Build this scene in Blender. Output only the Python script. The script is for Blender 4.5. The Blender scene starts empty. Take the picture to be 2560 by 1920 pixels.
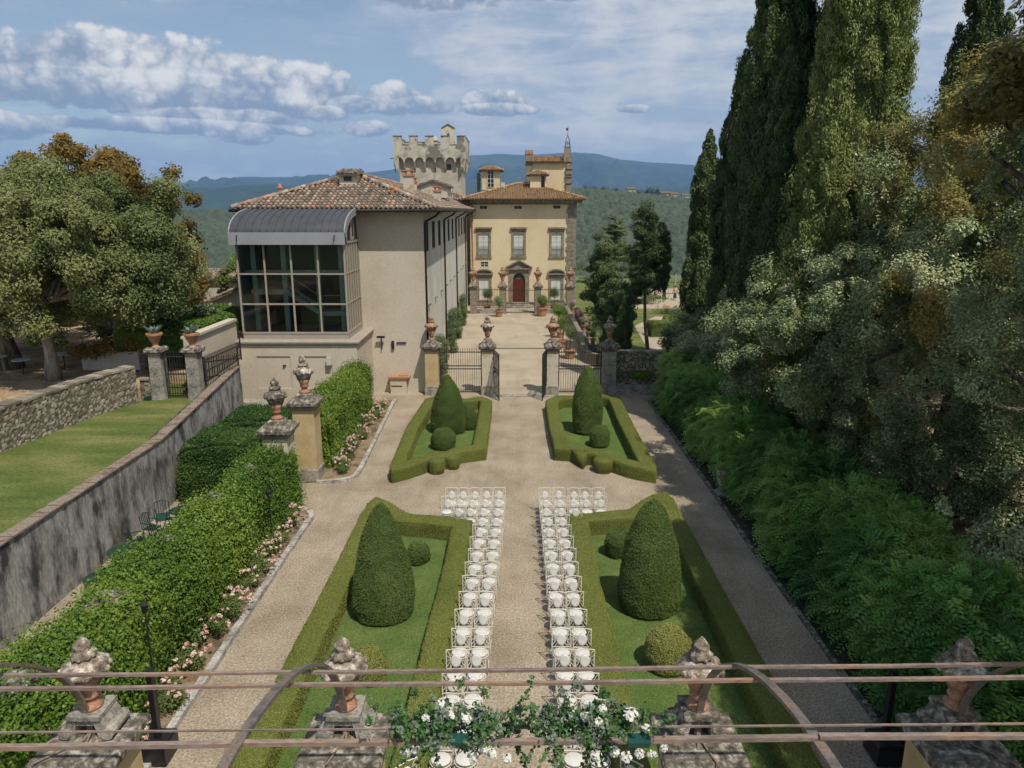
import bpy, math, random
import numpy as np
from mathutils import Vector, noise as mnoise
random.seed(7); RS = np.random.RandomState(11)
SC = bpy.context.scene; COL = SC.collection
R = math.radians; PI = math.pi

# ------------------------------------------------------------ camera
cam = bpy.data.cameras.new('camera'); cam.sensor_width = 36; cam.lens = 24.97
cam.clip_start = .1; cam.clip_end = 40000
co = bpy.data.objects.new('camera', cam); COL.objects.link(co)
co.location = (0, 0, 10.5); co.rotation_euler = (R(90-13.72), 0, 0); SC.camera = co
SC.render.resolution_x = 1024; SC.render.resolution_y = 768
SC.view_settings.view_transform = 'Standard'; SC.view_settings.look = 'None'
SC.view_settings.exposure = EXPO = 0.42; SC.view_settings.gamma = 1
SC.cycles.max_bounces = 5; SC.cycles.diffuse_bounces = 2; SC.cycles.glossy_bounces = 2
SC.cycles.transmission_bounces = 3; SC.cycles.transparent_max_bounces = 8; SC.cycles.volume_bounces = 0
SC.cycles.use_adaptive_sampling = True; SC.cycles.adaptive_threshold = .02
SC.cycles.sample_clamp_indirect = 4

# ------------------------------------------------------------ sun and sky
EL, AZ = 60.0, 34.0            # sun height; degrees right of straight behind the camera
sx, sy, sz = math.cos(R(EL))*math.sin(R(AZ)), -math.cos(R(EL))*math.cos(R(AZ)), math.sin(R(EL))
sun = bpy.data.lights.new('sun', 'SUN'); sun.energy = 3.4; sun.angle = R(.53); sun.color = (1, .93, .82)
so = bpy.data.objects.new('sun', sun); COL.objects.link(so); so.location = (30, -40, 80)
so.rotation_euler = Vector((sx, sy, sz)).to_track_quat('Z', 'Y').to_euler()
wd = bpy.data.worlds.new('World'); SC.world = wd; wd.use_nodes = True
NT = wd.node_tree; NT.nodes.clear()
def wn(t, **k):
    n = NT.nodes.new(t)
    for a, b in k.items(): setattr(n, a, b)
    return n
def wl(a, b): NT.links.new(a, b)
def wm(op, a, b=None, c=None):
    n = wn('ShaderNodeMath', operation=op)
    for i, v in enumerate((a, b, c)):
        if v is None: continue
        if isinstance(v, (int, float)): n.inputs[i].default_value = v
        else: wl(v, n.inputs[i])
    return n.outputs[0]
def wmap(v, a, b, c=0., d=1., smooth=True):
    n = wn('ShaderNodeMapRange'); n.interpolation_type = 'SMOOTHSTEP' if smooth else 'LINEAR'
    wl(v, n.inputs[0]); n.inputs[1].default_value = a; n.inputs[2].default_value = b
    n.inputs[3].default_value = c; n.inputs[4].default_value = d
    return n.outputs[0]
sky = wn('ShaderNodeTexSky', sky_type='NISHITA', sun_disc=False, sun_elevation=R(EL), sun_rotation=R(180-AZ),
         altitude=250, air_density=1.0, dust_density=.6, ozone_density=1.6)
tc = wn('ShaderNodeTexCoord'); sp = wn('ShaderNodeSeparateXYZ'); wl(tc.outputs['Generated'], sp.inputs[0])
az = wm('ARCTAN2', sp.outputs[0], sp.outputs[1]); el = wm('ARCSINE', sp.outputs[2])
cm = wn('ShaderNodeCombineXYZ'); wl(az, cm.inputs[0]); wl(wm('MULTIPLY', el, 1.15), cm.inputs[1])
def wnoise(scale, detail, rough=.55, off=0, lac=2.0, dist=0):
    mp = wn('ShaderNodeMapping'); wl(cm.outputs[0], mp.inputs[0]); mp.inputs['Location'].default_value = (off, off*.7, off*.3)
    n = wn('ShaderNodeTexNoise'); wl(mp.outputs[0], n.inputs['Vector'])
    n.inputs['Scale'].default_value = scale; n.inputs['Detail'].default_value = detail; n.inputs['Roughness'].default_value = rough
    n.inputs['Distortion'].default_value = dist; n.inputs['Lacunarity'].default_value = lac
    return n.outputs[0]
def billow(scale, detail, off):
    return wm('ABSOLUTE', wm('MULTIPLY', wm('SUBTRACT', wnoise(scale, detail, .5, off), .5), 3.2))
nB = wnoise(60, 7, .6, 9.4); b1 = billow(26, 1, 3.1); b2 = billow(62, 2, 7.7); nL = wnoise(14, 4, .5, 5.0)
bil = wm('ADD', wm('MULTIPLY', b1, .62), wm('MULTIPLY', b2, .38))
blobs = [  # azimuth, elevation, half width, half height of every bank of cumulus
 (-.62,.146,.11,.036),(-.50,.152,.090,.047),(-.42,.152,.085,.045),(-.345,.146,.085,.040),(-.275,.141,.080,.036),(-.42,.133,.25,.026),
 (-.205,.131,.036,.012),(-.158,.138,.040,.022),(-.120,.132,.042,.012),(-.240,.121,.022,.009),(-.027,.136,.042,.018),(-.02,.128,.05,.009),
 (-.62,.090,.075,.017),(-.385,.108,.075,.013),(-.325,.110,.04,.012),(-.338,.092,.032,.014),(-.19,.103,.028,.011),(-.42,.098,.16,.010),
 (-.10,.266,.10,.026),(.05,.278,.18,.026),(.16,.128,.02,.006),
 (.95,.2,.25,.05),(1.6,.3,.3,.08),(-1.2,.25,.3,.07),(2.4,.25,.4,.08),(-2.2,.3,.4,.09)]
fld = None; top = None
for a, e, ra, re in blobs:
    da = wm('DIVIDE', wm('SUBTRACT', az, a), ra)
    de0 = wm('DIVIDE', wm('SUBTRACT', el, e), re)
    de = wm('MAXIMUM', de0, wm('MULTIPLY', de0, -1.25))     # flatter underneath
    f = wm('SUBTRACT', 1.0, wm('ADD', wm('MULTIPLY', da, da), wm('MULTIPLY', de, de)))
    fld = f if fld is None else wm('SMOOTH_MAX', fld, f, .3)
    t = wm('ADD', de0, wm('MULTIPLY', wm('MINIMUM', f, 0.), 3.0))
    top = t if top is None else wm('SMOOTH_MAX', top, t, .9)
fld2 = wm('ADD', wm('ADD', fld, .34), wm('ADD', wm('MULTIPLY', wm('SUBTRACT', bil, .42), 1.15), wm('ADD', wm('MULTIPLY', wm('SUBTRACT', nB, .5), .7), wm('MULTIPLY', wm('SUBTRACT', nL, .5), 1.6))))
dens = wmap(fld2, -.16, .34)
lit = wm('ADD', wm('MULTIPLY', wm('MAXIMUM', wm('MINIMUM', top, 1.6), -1.), .42), wm('ADD', wm('MULTIPLY', wm('SUBTRACT', bil, .42), 1.1), wm('MULTIPLY', wm('SUBTRACT', nL, .5), 1.8)))
litf = wmap(lit, -.45, .62)
cc = wn('ShaderNodeMix', data_type='RGBA'); wl(litf, cc.inputs[0])
cc.inputs[6].default_value = (.22, .27, .345, 1); cc.inputs[7].default_value = (.70, .685, .65, 1)
# thin high veil, densest right of the middle and low down over the hills
mpv = wn('ShaderNodeMapping'); wl(cm.outputs[0], mpv.inputs[0]); mpv.inputs['Scale'].default_value = (1, 4.0, 1); mpv.inputs['Rotation'].default_value = (0, 0, R(-10))
vn = wn('ShaderNodeTexNoise'); wl(mpv.outputs[0], vn.inputs['Vector']); vn.inputs['Scale'].default_value = 7; vn.inputs['Detail'].default_value = 9; vn.inputs['Roughness'].default_value = .6; vn.inputs['Distortion'].default_value = .4
vn2 = wnoise(24, 8, .62, 2.2, dist=.3)
vreg = wm('MULTIPLY', wmap(az, -.19, -.04), wmap(el, .04, .09))
vlow = wmap(el, .13, .03)
vv = wm('ADD', wm('ADD', wm('MULTIPLY', vn.outputs[0], .7), wm('MULTIPLY', vn2, .3)), wm('MULTIPLY', wm('MAXIMUM', vreg, wm('MULTIPLY', vlow, .8)), .20))
veil = wmap(vv, .37, .68, 0, .92)
hz_ = wmap(el, .07, -.02, 0, .85)
bs = wn('ShaderNodeBackground'); tintn = wn('ShaderNodeMix', data_type='RGBA', blend_type='MULTIPLY'); tintn.inputs[0].default_value = 1
wl(sky.outputs[0], tintn.inputs[6]); tintn.inputs[7].default_value = (1.12, 1.02, .90, 1)
wl(tintn.outputs[2], bs.inputs[0]); bs.inputs[1].default_value = SKY = .088
vc = wn('ShaderNodeMix', data_type='RGBA'); wl(wmap(vv, .55, .85), vc.inputs[0]); vc.inputs[6].default_value = (.30, .36, .45, 1); vc.inputs[7].default_value = (.56, .565, .565, 1)
bv = wn('ShaderNodeBackground'); wl(vc.outputs[2], bv.inputs[0]); bv.inputs[1].default_value = 1
bh = wn('ShaderNodeBackground'); bh.inputs[0].default_value = (.29, .36, .46, 1); mh = wn('ShaderNodeMixShader'); wl(hz_, mh.inputs[0]); wl(bs.outputs[0], mh.inputs[1]); wl(bh.outputs[0], mh.inputs[2])
bc = wn('ShaderNodeBackground'); wl(cc.outputs[2], bc.inputs[0]); bc.inputs[1].default_value = 1
m1 = wn('ShaderNodeMixShader'); wl(veil, m1.inputs[0]); wl(mh.outputs[0], m1.inputs[1]); wl(bv.outputs[0], m1.inputs[2])
m2 = wn('ShaderNodeMixShader'); wl(dens, m2.inputs[0]); wl(m1.outputs[0], m2.inputs[1]); wl(bc.outputs[0], m2.inputs[2])
wo = wn('ShaderNodeOutputWorld'); wl(m2.outputs[0], wo.inputs[0])

# ------------------------------------------------------------ materials
def M(name, c1, c2=None, c3=None, scale=4., detail=6, rough=.85, bump=0., bscale=None, spec=.25, stretch=None,
      tint=False, metal=0., trans=0., coord='Object', contrast=(.35, .65), stain=None, fine=0., famp=.28, c4=None):
    m = bpy.data.materials.new(name); m.use_nodes = True; t = m.node_tree; p = t.nodes['Principled BSDF']
    def N(k, **a):
        n = t.nodes.new(k)
        for x, y in a.items(): setattr(n, x, y)
        return n
    L = t.links.new
    p.inputs['Roughness'].default_value = rough; p.inputs['Metallic'].default_value = metal
    p.inputs['Specular IOR Level'].default_value = spec
    tcn = N('ShaderNodeTexCoord'); src = tcn.outputs[coord] if coord != 'World' else N('ShaderNodeNewGeometry').outputs['Position']
    mp = N('ShaderNodeMapping'); L(src, mp.inputs[0])
    if stretch: mp.inputs['Scale'].default_value = stretch
    c2 = c2 or c1; cols = [c1, c2] + ([c3] if c3 else [])
    rp = N('ShaderNodeValToRGB'); rp.color_ramp.elements[0].color = (*cols[0], 1); rp.color_ramp.elements[1].color = (*cols[-1], 1)
    lo, hi = (0, 1) if tint else contrast
    rp.color_ramp.elements[0].position = lo; rp.color_ramp.elements[1].position = hi
    if c3: e = rp.color_ramp.elements.new((lo+hi)/2); e.color = (*c2, 1)
    if c4: rp.color_ramp.elements[-1].position = .86; e = rp.color_ramp.elements.new(.93); e.color = (*c4, 1)
    nz = N('ShaderNodeTexNoise'); L(mp.outputs[0], nz.inputs['Vector']); nz.inputs['Scale'].default_value = scale
    nz.inputs['Detail'].default_value = detail; nz.inputs['Roughness'].default_value = .6
    if tint:
        at = N('ShaderNodeAttribute', attribute_name='tint'); ma = N('ShaderNodeMath', operation='MULTIPLY_ADD')
        L(nz.outputs[0], ma.inputs[0]); ma.inputs[1].default_value = .35; sb = N('ShaderNodeMath', operation='SUBTRACT')
        L(at.outputs['Fac'], sb.inputs[0]); sb.inputs[1].default_value = .175; L(sb.outputs[0], ma.inputs[2]); L(ma.outputs[0], rp.inputs[0])
    else: L(nz.outputs[0], rp.inputs[0])
    col = rp.outputs[0]
    if fine:
        nf = N('ShaderNodeTexNoise'); L(mp.outputs[0], nf.inputs['Vector']); nf.inputs['Scale'].default_value = scale*fine; nf.inputs['Detail'].default_value = 3
        mr = N('ShaderNodeMapRange'); L(nf.outputs[0], mr.inputs[0]); mr.inputs[1].default_value = .3; mr.inputs[2].default_value = .7; mr.inputs[3].default_value = 1-famp; mr.inputs[4].default_value = 1+famp
        mx = N('ShaderNodeMix', data_type='RGBA', blend_type='MULTIPLY'); mx.inputs[0].default_value = 1; L(col, mx.inputs[6]); L(mr.outputs[0], mx.inputs[7]); col = mx.outputs[2]
    if stain:   # (colour, scale, low, high, (stretch))
        sc_, ss, lo_, hi_, st_ = stain
        mp2 = N('ShaderNodeMapping'); L(src, mp2.inputs[0]); mp2.inputs['Scale'].default_value = st_
        n2 = N('ShaderNodeTexNoise'); L(mp2.outputs[0], n2.inputs['Vector']); n2.inputs['Scale'].default_value = ss; n2.inputs['Detail'].default_value = 8; n2.inputs['Roughness'].default_value = .65
        mr = N('ShaderNodeMapRange'); L(n2.outputs[0], mr.inputs[0]); mr.inputs[1].default_value = lo_; mr.inputs[2].default_value = hi_
        mx = N('ShaderNodeMix', data_type='RGBA'); L(mr.outputs[0], mx.inputs[0]); L(col, mx.inputs[6]); mx.inputs[7].default_value = (*sc_, 1); col = mx.outputs[2]
    L(col, p.inputs['Base Color'])
    if bump:
        nb = N('ShaderNodeTexNoise'); L(mp.outputs[0], nb.inputs['Vector']); nb.inputs['Scale'].default_value = bscale or scale*4; nb.inputs['Detail'].default_value = 4
        bp = N('ShaderNodeBump'); bp.inputs['Strength'].default_value = min(1, bump); bp.inputs['Distance'].default_value = .03*max(1, bump); L(nb.outputs[0], bp.inputs['Height']); L(bp.outputs[0], p.inputs['Normal'])
    if trans:
        tr = N('ShaderNodeBsdfTranslucent'); L(col, tr.inputs[0]); ms = N('ShaderNodeMixShader'); ms.inputs[0].default_value = trans
        L(p.outputs[0], ms.inputs[1]); L(tr.outputs[0], ms.inputs[2]); L(ms.outputs[0], t.nodes['Material Output'].inputs[0])
    return m
def glass(name, col, tr=.6, rough=.02):
    m = bpy.data.materials.new(name); m.use_nodes = True; t = m.node_tree; t.nodes.clear()
    o = t.nodes.new('ShaderNodeOutputMaterial'); mx = t.nodes.new('ShaderNodeMixShader'); g = t.nodes.new('ShaderNodeBsdfGlossy'); a = t.nodes.new('ShaderNodeBsdfTransparent')
    fr = t.nodes.new('ShaderNodeFresnel'); fr.inputs[0].default_value = 1.5
    g.inputs['Roughness'].default_value = rough; g.inputs[0].default_value = (.9, .95, .95, 1); a.inputs[0].default_value = (*col, 1)
    t.links.new(fr.outputs[0], mx.inputs[0]); t.links.new(a.outputs[0], mx.inputs[1]); t.links.new(g.outputs[0], mx.inputs[2]); t.links.new(mx.outputs[0], o.inputs[0])
    return m
GRAVEL = M('gravel', (.24, .195, .14), (.31, .255, .185), (.36, .30, .225), scale=.55, detail=10, bump=.8, bscale=24, fine=34, famp=.42, stain=((.19, .155, .11), .35, .52, .80, (2.4, .7, 1)), coord='World')
COURT = M('courtyard gravel', (0.31, 0.262, 0.188), (0.37, 0.312, 0.228), (0.4, 0.34, 0.255), scale=.35, detail=10, bump=.6, bscale=20, fine=48, famp=.3, stain=((.24, .20, .145), .3, .52, .80, (2.0, .6, 1)), coord='World')
STONE = M('pale stone', (.13, .125, .11), (.27, .25, .21), (.36, .33, .28), scale=2.2, detail=9, bump=.7, bscale=22, rough=.9, fine=8)
KERBM = M('pale kerb stone', (.20, .19, .17), (.36, .34, .30), (.44, .42, .38), scale=3, detail=9, bump=.7, bscale=22, rough=.9, fine=8)
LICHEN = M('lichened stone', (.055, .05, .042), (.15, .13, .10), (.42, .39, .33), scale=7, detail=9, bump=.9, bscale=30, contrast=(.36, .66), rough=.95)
YPLAST = M('ochre plaster', (0.4, 0.3, 0.15), (0.47, 0.36, 0.19), (0.5, 0.4, 0.24), scale=1.6, rough=.9, stain=((.42, .38, .30), 1.2, .56, .7, (1, 1, .6)), fine=10, famp=.07)
WPLAST = M('pale flaking plaster', (.50, .46, .38), (.55, .50, .40), (.42, .33, .20), scale=2, rough=.9, bump=.3, fine=10, famp=.07)
TERRA = M('terracotta', (.30, .13, .075), (.42, .20, .12), (.34, .24, .18), scale=5, rough=.8, fine=6)
IRON = M('black iron', (.018, .018, .017), (.04, .032, .028), rough=.55, spec=.4, scale=9)
RUST = M('rusted iron', (.15, .11, .09), (.23, .175, .15), (.28, .17, .11), scale=2.5, rough=.7, detail=10, stretch=(.3, 1, 1), fine=12, spec=.4)
RIBM = M('dark rib iron', (.085, .075, .068), (.15, .13, .115), (.20, .13, .09), scale=4, rough=.6, detail=8, fine=9, spec=.4)
WHITE = M('white paint', (0.54, 0.53, 0.49), (0.62, 0.605, 0.56), rough=.45, spec=.4, scale=8)
FRAMEW = M('cream paint on iron', (.58, .54, .45), (.68, .64, .55), rough=.5, spec=.4, scale=12)
BEIGE = M('beige render', (0.47, 0.41, 0.32), (0.52, 0.46, 0.365), (0.54, 0.48, 0.39), scale=.35, detail=9, rough=.95, fine=30, coord='World', bump=.05, bscale=40, famp=.07)
BEIGE2 = M('grey beige render', (0.47, 0.44, 0.385), (0.54, 0.51, 0.45), (0.56, 0.53, 0.47), scale=.4, detail=9, rough=.95, fine=30, coord='World', stretch=(1, 1, .5), famp=.07)
VILLA = M('warm yellow render', (0.58, 0.475, 0.3), (0.63, 0.525, 0.34), (0.66, 0.56, 0.375), scale=.3, detail=9, rough=.95, fine=24, coord='World', stain=((.50, .42, .28), .5, .55, .8, (1, 1, .5)), famp=.07)
PIETRA = M('grey window stone', (.15, .13, .095), (.22, .19, .145), (.27, .235, .18), scale=3, rough=.9, fine=6)
SHUT = M('pale grey shutter', (0.5, 0.52, 0.49), (0.58, 0.6, 0.57), rough=.6, scale=3)
DOORM = M('oxblood door', (.085, .02, .014), (.13, .032, .02), rough=.5, scale=4)
DARK = M('dark opening', (.012, .013, .012), (.022, .022, .02), rough=.35, spec=.5)
TILE1 = M('weathered roof tile', (.11, .09, .075), (.27, .205, .155), (.44, .36, .285), c4=(.48, .20, .10), tint=True, scale=6, rough=.9, fine=5)
TILE2 = M('orange roof tile', (0.15, 0.1, 0.06), (0.3, 0.185, 0.105), (0.42, 0.285, 0.13), tint=True, scale=5, rough=.9, fine=5)
TOWERM = M('tower plaster', (.30, .275, .225), (.46, .425, .345), (.54, .50, .41), scale=.9, detail=10, rough=.95, fine=12, stain=((.19, .175, .145), .8, .52, .57, (1, 1, 1)), famp=.07)
TOWERB = M('tower shaft plaster', (.38, .35, .28), (.47, .435, .35), (.53, .49, .40), scale=.7, detail=9, rough=.95, fine=12, stain=((.22, .20, .165), .6, .55, .7, (1, 1, .35)), famp=.07)
ZINC = M('dark zinc', (0.045, 0.047, 0.05), (0.06, 0.063, 0.068), rough=.5, spec=.5, scale=2)
FASC = M('light metal fascia', (0.27, 0.27, 0.295), (0.31, 0.31, 0.335), rough=.45, spec=.5, scale=1)
MULL = M('mullion paint', (.32, .28, .23), (.36, .32, .27), rough=.5, scale=3)
GREENST = M('sage green steel', (.20, .28, .23), (.26, .35, .28), rough=.5, scale=3)
BLIND = M('beige blind', (.17, .145, .10), (.20, .17, .12), rough=.35, spec=.6, scale=.8)
GLASSF = glass('tinted glazing', (.86, .90, .88)); GLASSW = glass('window glass', (.3, .33, .33))
PIPE = M('dark gutter', (.022, .018, .016), (.035, .028, .025), rough=.5)
GREYW = M('stained grey wall', (0.16, 0.158, 0.148), (0.29, 0.285, 0.268), (0.35, 0.345, 0.325), scale=.9, detail=10, rough=.95, fine=9, bump=.5, bscale=14, coord='World',
          stretch=(1.6, 1.6, .55), stain=((.05, .05, .05), 1.5, .47, .64, (1.4, 1.4, .6)))
RUBBLE = M('rubble stone', (0.085, 0.07, 0.052), (0.215, 0.185, 0.14), (0.32, 0.285, 0.225), tint=True, scale=4, rough=.95, fine=7, bump=.6, bscale=16)
COPE = M('brick coping', (0.14, 0.105, 0.08), (0.23, 0.17, 0.13), (0.21, 0.19, 0.155), scale=2.5, detail=8, rough=.9, fine=8, coord='World')
BRICK = M('thin red brick', (.38, .17, .10), (.45, .24, .15), scale=6)
DARKBED = M('shade tinted border earth', (.020, .022, .013), (.04, .042, .022), (.07, .065, .04), scale=3, rough=1, bump=.8, bscale=24, coord='World', fine=10)  # soil darkened to carry the shade of the border in its colour
SOIL = M('bed soil', (.10, .072, .045), (.22, .16, .10), (.27, .20, .13), scale=2, rough=1, bump=.7, bscale=20, coord='World', fine=10)
LAWN = M('parterre lawn', (0.08, 0.128, 0.032), (0.112, 0.165, 0.044), (0.185, 0.21, 0.07), scale=1.1, detail=10, rough=.9, bump=1.5, bscale=40, coord='World', fine=34, famp=.45, contrast=(.28, .8), spec=.1)
LAWN2 = M('terrace lawn', (0.075, 0.105, 0.028), (0.115, 0.145, 0.04), (0.19, 0.185, 0.07), scale=.55, detail=10, rough=.9, bump=1.5, bscale=26, coord='World', fine=38, famp=.4, stretch=(.45, 1.5, 1), spec=.1)
BOX_ = M('box hedge leaves', (0.09, 0.115, 0.024), (0.19, 0.205, 0.05), (0.28, 0.27, 0.085), tint=True, scale=1.2, rough=.6, spec=.15, trans=.12, coord='World')
YEW = M('clipped yew leaves', (0.048, 0.082, 0.02), (0.1, 0.142, 0.036), (0.17, 0.2, 0.062), tint=True, scale=1.5, rough=.6, spec=.15, trans=.1, coord='World')
IVY = M('ivy leaves', (0.04, 0.09, 0.012), (0.12, 0.205, 0.026), (0.28, 0.34, 0.055), tint=True, scale=.8, rough=.5, spec=.25, trans=.25, coord='World')
IVYY = M('young ivy leaves', (.04, .10, .012), (.11, .19, .024), (.21, .27, .04), tint=True, scale=.8, rough=.5, spec=.25, trans=.25, coord='World')
DKHEDGE = M('laurel leaves', (.02, .055, .010), (.05, .11, .016), (.13, .15, .03), tint=True, scale=.9, rough=.45, spec=.3, trans=.2, coord='World')
WIST = M('wisteria leaflets', (0.07, 0.19, 0.05), (0.2, 0.38, 0.09), (0.4, 0.52, 0.15), tint=True, scale=.7, rough=.6, spec=.15, trans=.42, coord='World')
OAKL = M('evergreen oak leaves', (0.045, 0.07, 0.024), (0.205, 0.255, 0.1), (0.58, 0.6, 0.33), tint=True, scale=.5, rough=.42, spec=.4, trans=.15, coord='World')  # palest tone holds sunlit highlights put into the leaf colour
OAKY = M('new amber oak leaves', (0.1, 0.11, 0.035), (0.26, 0.23, 0.07), (0.44, 0.34, 0.12), tint=True, scale=.5, rough=.55, spec=.2, trans=.3, coord='World')
LTREE = M('hackberry leaves', (0.045, 0.07, 0.02), (0.14, 0.17, 0.058), (0.27, 0.275, 0.11), tint=True, scale=.4, rough=.6, spec=.15, trans=.15, coord='World')
LTREEB = M('bronze leaves', (0.08, 0.06, 0.015), (0.2, 0.135, 0.032), (0.33, 0.22, 0.055), tint=True, scale=.4, rough=.6, spec=.15, trans=.3, coord='World')
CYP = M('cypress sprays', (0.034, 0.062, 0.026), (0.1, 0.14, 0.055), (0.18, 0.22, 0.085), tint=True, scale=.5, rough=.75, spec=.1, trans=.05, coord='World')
CYPL = M('sun tinted cypress sprays', (0.065, 0.09, 0.03), (0.18, 0.215, 0.068), (0.31, 0.335, 0.12), tint=True, scale=.5, rough=.75, spec=.1, trans=.08, coord='World')  # lighter copy of the cypress colour, with the sunlight painted in
CEDAR = M('cedar needles', (.05, .085, .028), (.11, .15, .05), tint=True, rough=.8, trans=.1, coord='World')
SHRUB = M('wall shrub leaves', (.05, .08, .03), (.10, .14, .055), (.17, .20, .09), tint=True, rough=.7, trans=.15, coord='World')
BARKP = M('pale bark', (.16, .14, .12), (.27, .25, .22), (.36, .34, .31), scale=3, stretch=(2, 2, .5), bump=1, rough=1)
BARK = M('bark', (.05, .038, .028), (.12, .10, .08), (.22, .20, .17), scale=3, stretch=(2, 2, .4), bump=1, rough=1)
PINK = M('pale pink petals', (.55, .30, .27), (.70, .47, .42), (.78, .62, .56), tint=True, rough=.7, trans=.2)
HYDR = M('mauve blooms', (.50, .17, .32), (.62, .28, .44), (.70, .42, .55), tint=True, rough=.7, trans=.2)
PETAL = M('white petals', (.66, .66, .58), (.78, .78, .72), tint=True, rough=.6, trans=.2)
AGAVE = M('agave leaf', (.12, .18, .15), (.24, .32, .28), scale=3, rough=.5)
DKGRN = M('dark green enamel', (.012, .035, .028), (.018, .05, .04), rough=.3, spec=.5)
BLACK = M('black plastic', (.010, .010, .011), (.016, .016, .017), rough=.4, spec=.5)
TRAYM = M('green florist tray', (.01, .06, .05), (.015, .08, .07), rough=.4)
FARG = M('valley grass', (.060, .085, .038), (.10, .125, .055), (.15, .165, .08), scale=.006, detail=12, rough=1, coord='World', fine=12)
WOODS = M('woodland canopy', (0.03, 0.044, 0.024), (0.054, 0.072, 0.042), (0.086, 0.1, 0.062), tint=True, scale=.02, detail=10, rough=1, coord='World')
MOUNT = M('wooded mountainside', (.018, .036, .026), (.028, .052, .034), (.045, .072, .042), scale=.0012, detail=14, rough=1, coord='World', fine=14)
LEAFLIT = M('leaf litter ground', (.22, .15, .085), (.36, .26, .16), (.45, .35, .24), scale=1.2, detail=10, rough=1, bump=.8, bscale=14, coord='World', fine=14)
SKIN = M('skin', (.45, .28, .2)); CLW = M('pale cloth', (.55, .55, .56)); CLD = M('dark cloth', (.04, .045, .06)); CLR = M('coral cloth', (.55, .22, .13))
HAIR = M('dark hair', (.03, .02, .015))

# ------------------------------------------------------------ object helpers
def mesh_obj(name, V, F, mat, parent=None, smooth=False, tint=None):
    me = bpy.data.meshes.new(name)
    V = np.asarray(V, dtype=np.float32)
    org = Vector((0, 0, 0)); q = parent
    while q is not None: org += q.location; q = q.parent
    V = V - np.array(org, dtype=np.float32)
    if isinstance(F, np.ndarray):
        n, k = F.shape
        me.vertices.add(len(V)); me.vertices.foreach_set('co', V.ravel())
        me.loops.add(n*k); me.loops.foreach_set('vertex_index', F.ravel().astype(np.int32))
        me.polygons.add(n); me.polygons.foreach_set('loop_start', np.arange(0, n*k, k, dtype=np.int32)); me.polygons.foreach_set('loop_total', np.full(n, k, dtype=np.int32))
        me.update(calc_edges=True)
    else:
        me.from_pydata(V.tolist(), [], F); me.update()
    if tint is not None:
        a = me.attributes.new('tint', 'FLOAT', 'FACE'); a.data.foreach_set('value', np.asarray(tint, dtype=np.float32))
    if smooth: me.polygons.foreach_set('use_smooth', np.ones(len(me.polygons), dtype=bool))
    me.materials.append(mat); me.validate()
    o = bpy.data.objects.new(name, me); COL.objects.link(o); o.parent = parent
    return o
def tag(o, label=None, cat=None, group=None, kind=None):
    if label: o['label'] = label
    if cat: o['category'] = cat
    if group: o['group'] = group
    if kind: o['kind'] = kind
    return o
def thing(name, label, cat, loc=(0, 0, 0), group=None):
    o = bpy.data.objects.new(name, None); COL.objects.link(o); o.location = loc; o.empty_display_size = .3
    return tag(o, label, cat, group)
def copy_tree(o, parent=None):
    c = o.copy(); COL.objects.link(c); c.parent = parent
    for ch in KIDS(o): copy_tree(ch, c)
    return c
def KIDS(o): return [c for c in bpy.data.objects if c.parent == o]

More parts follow.
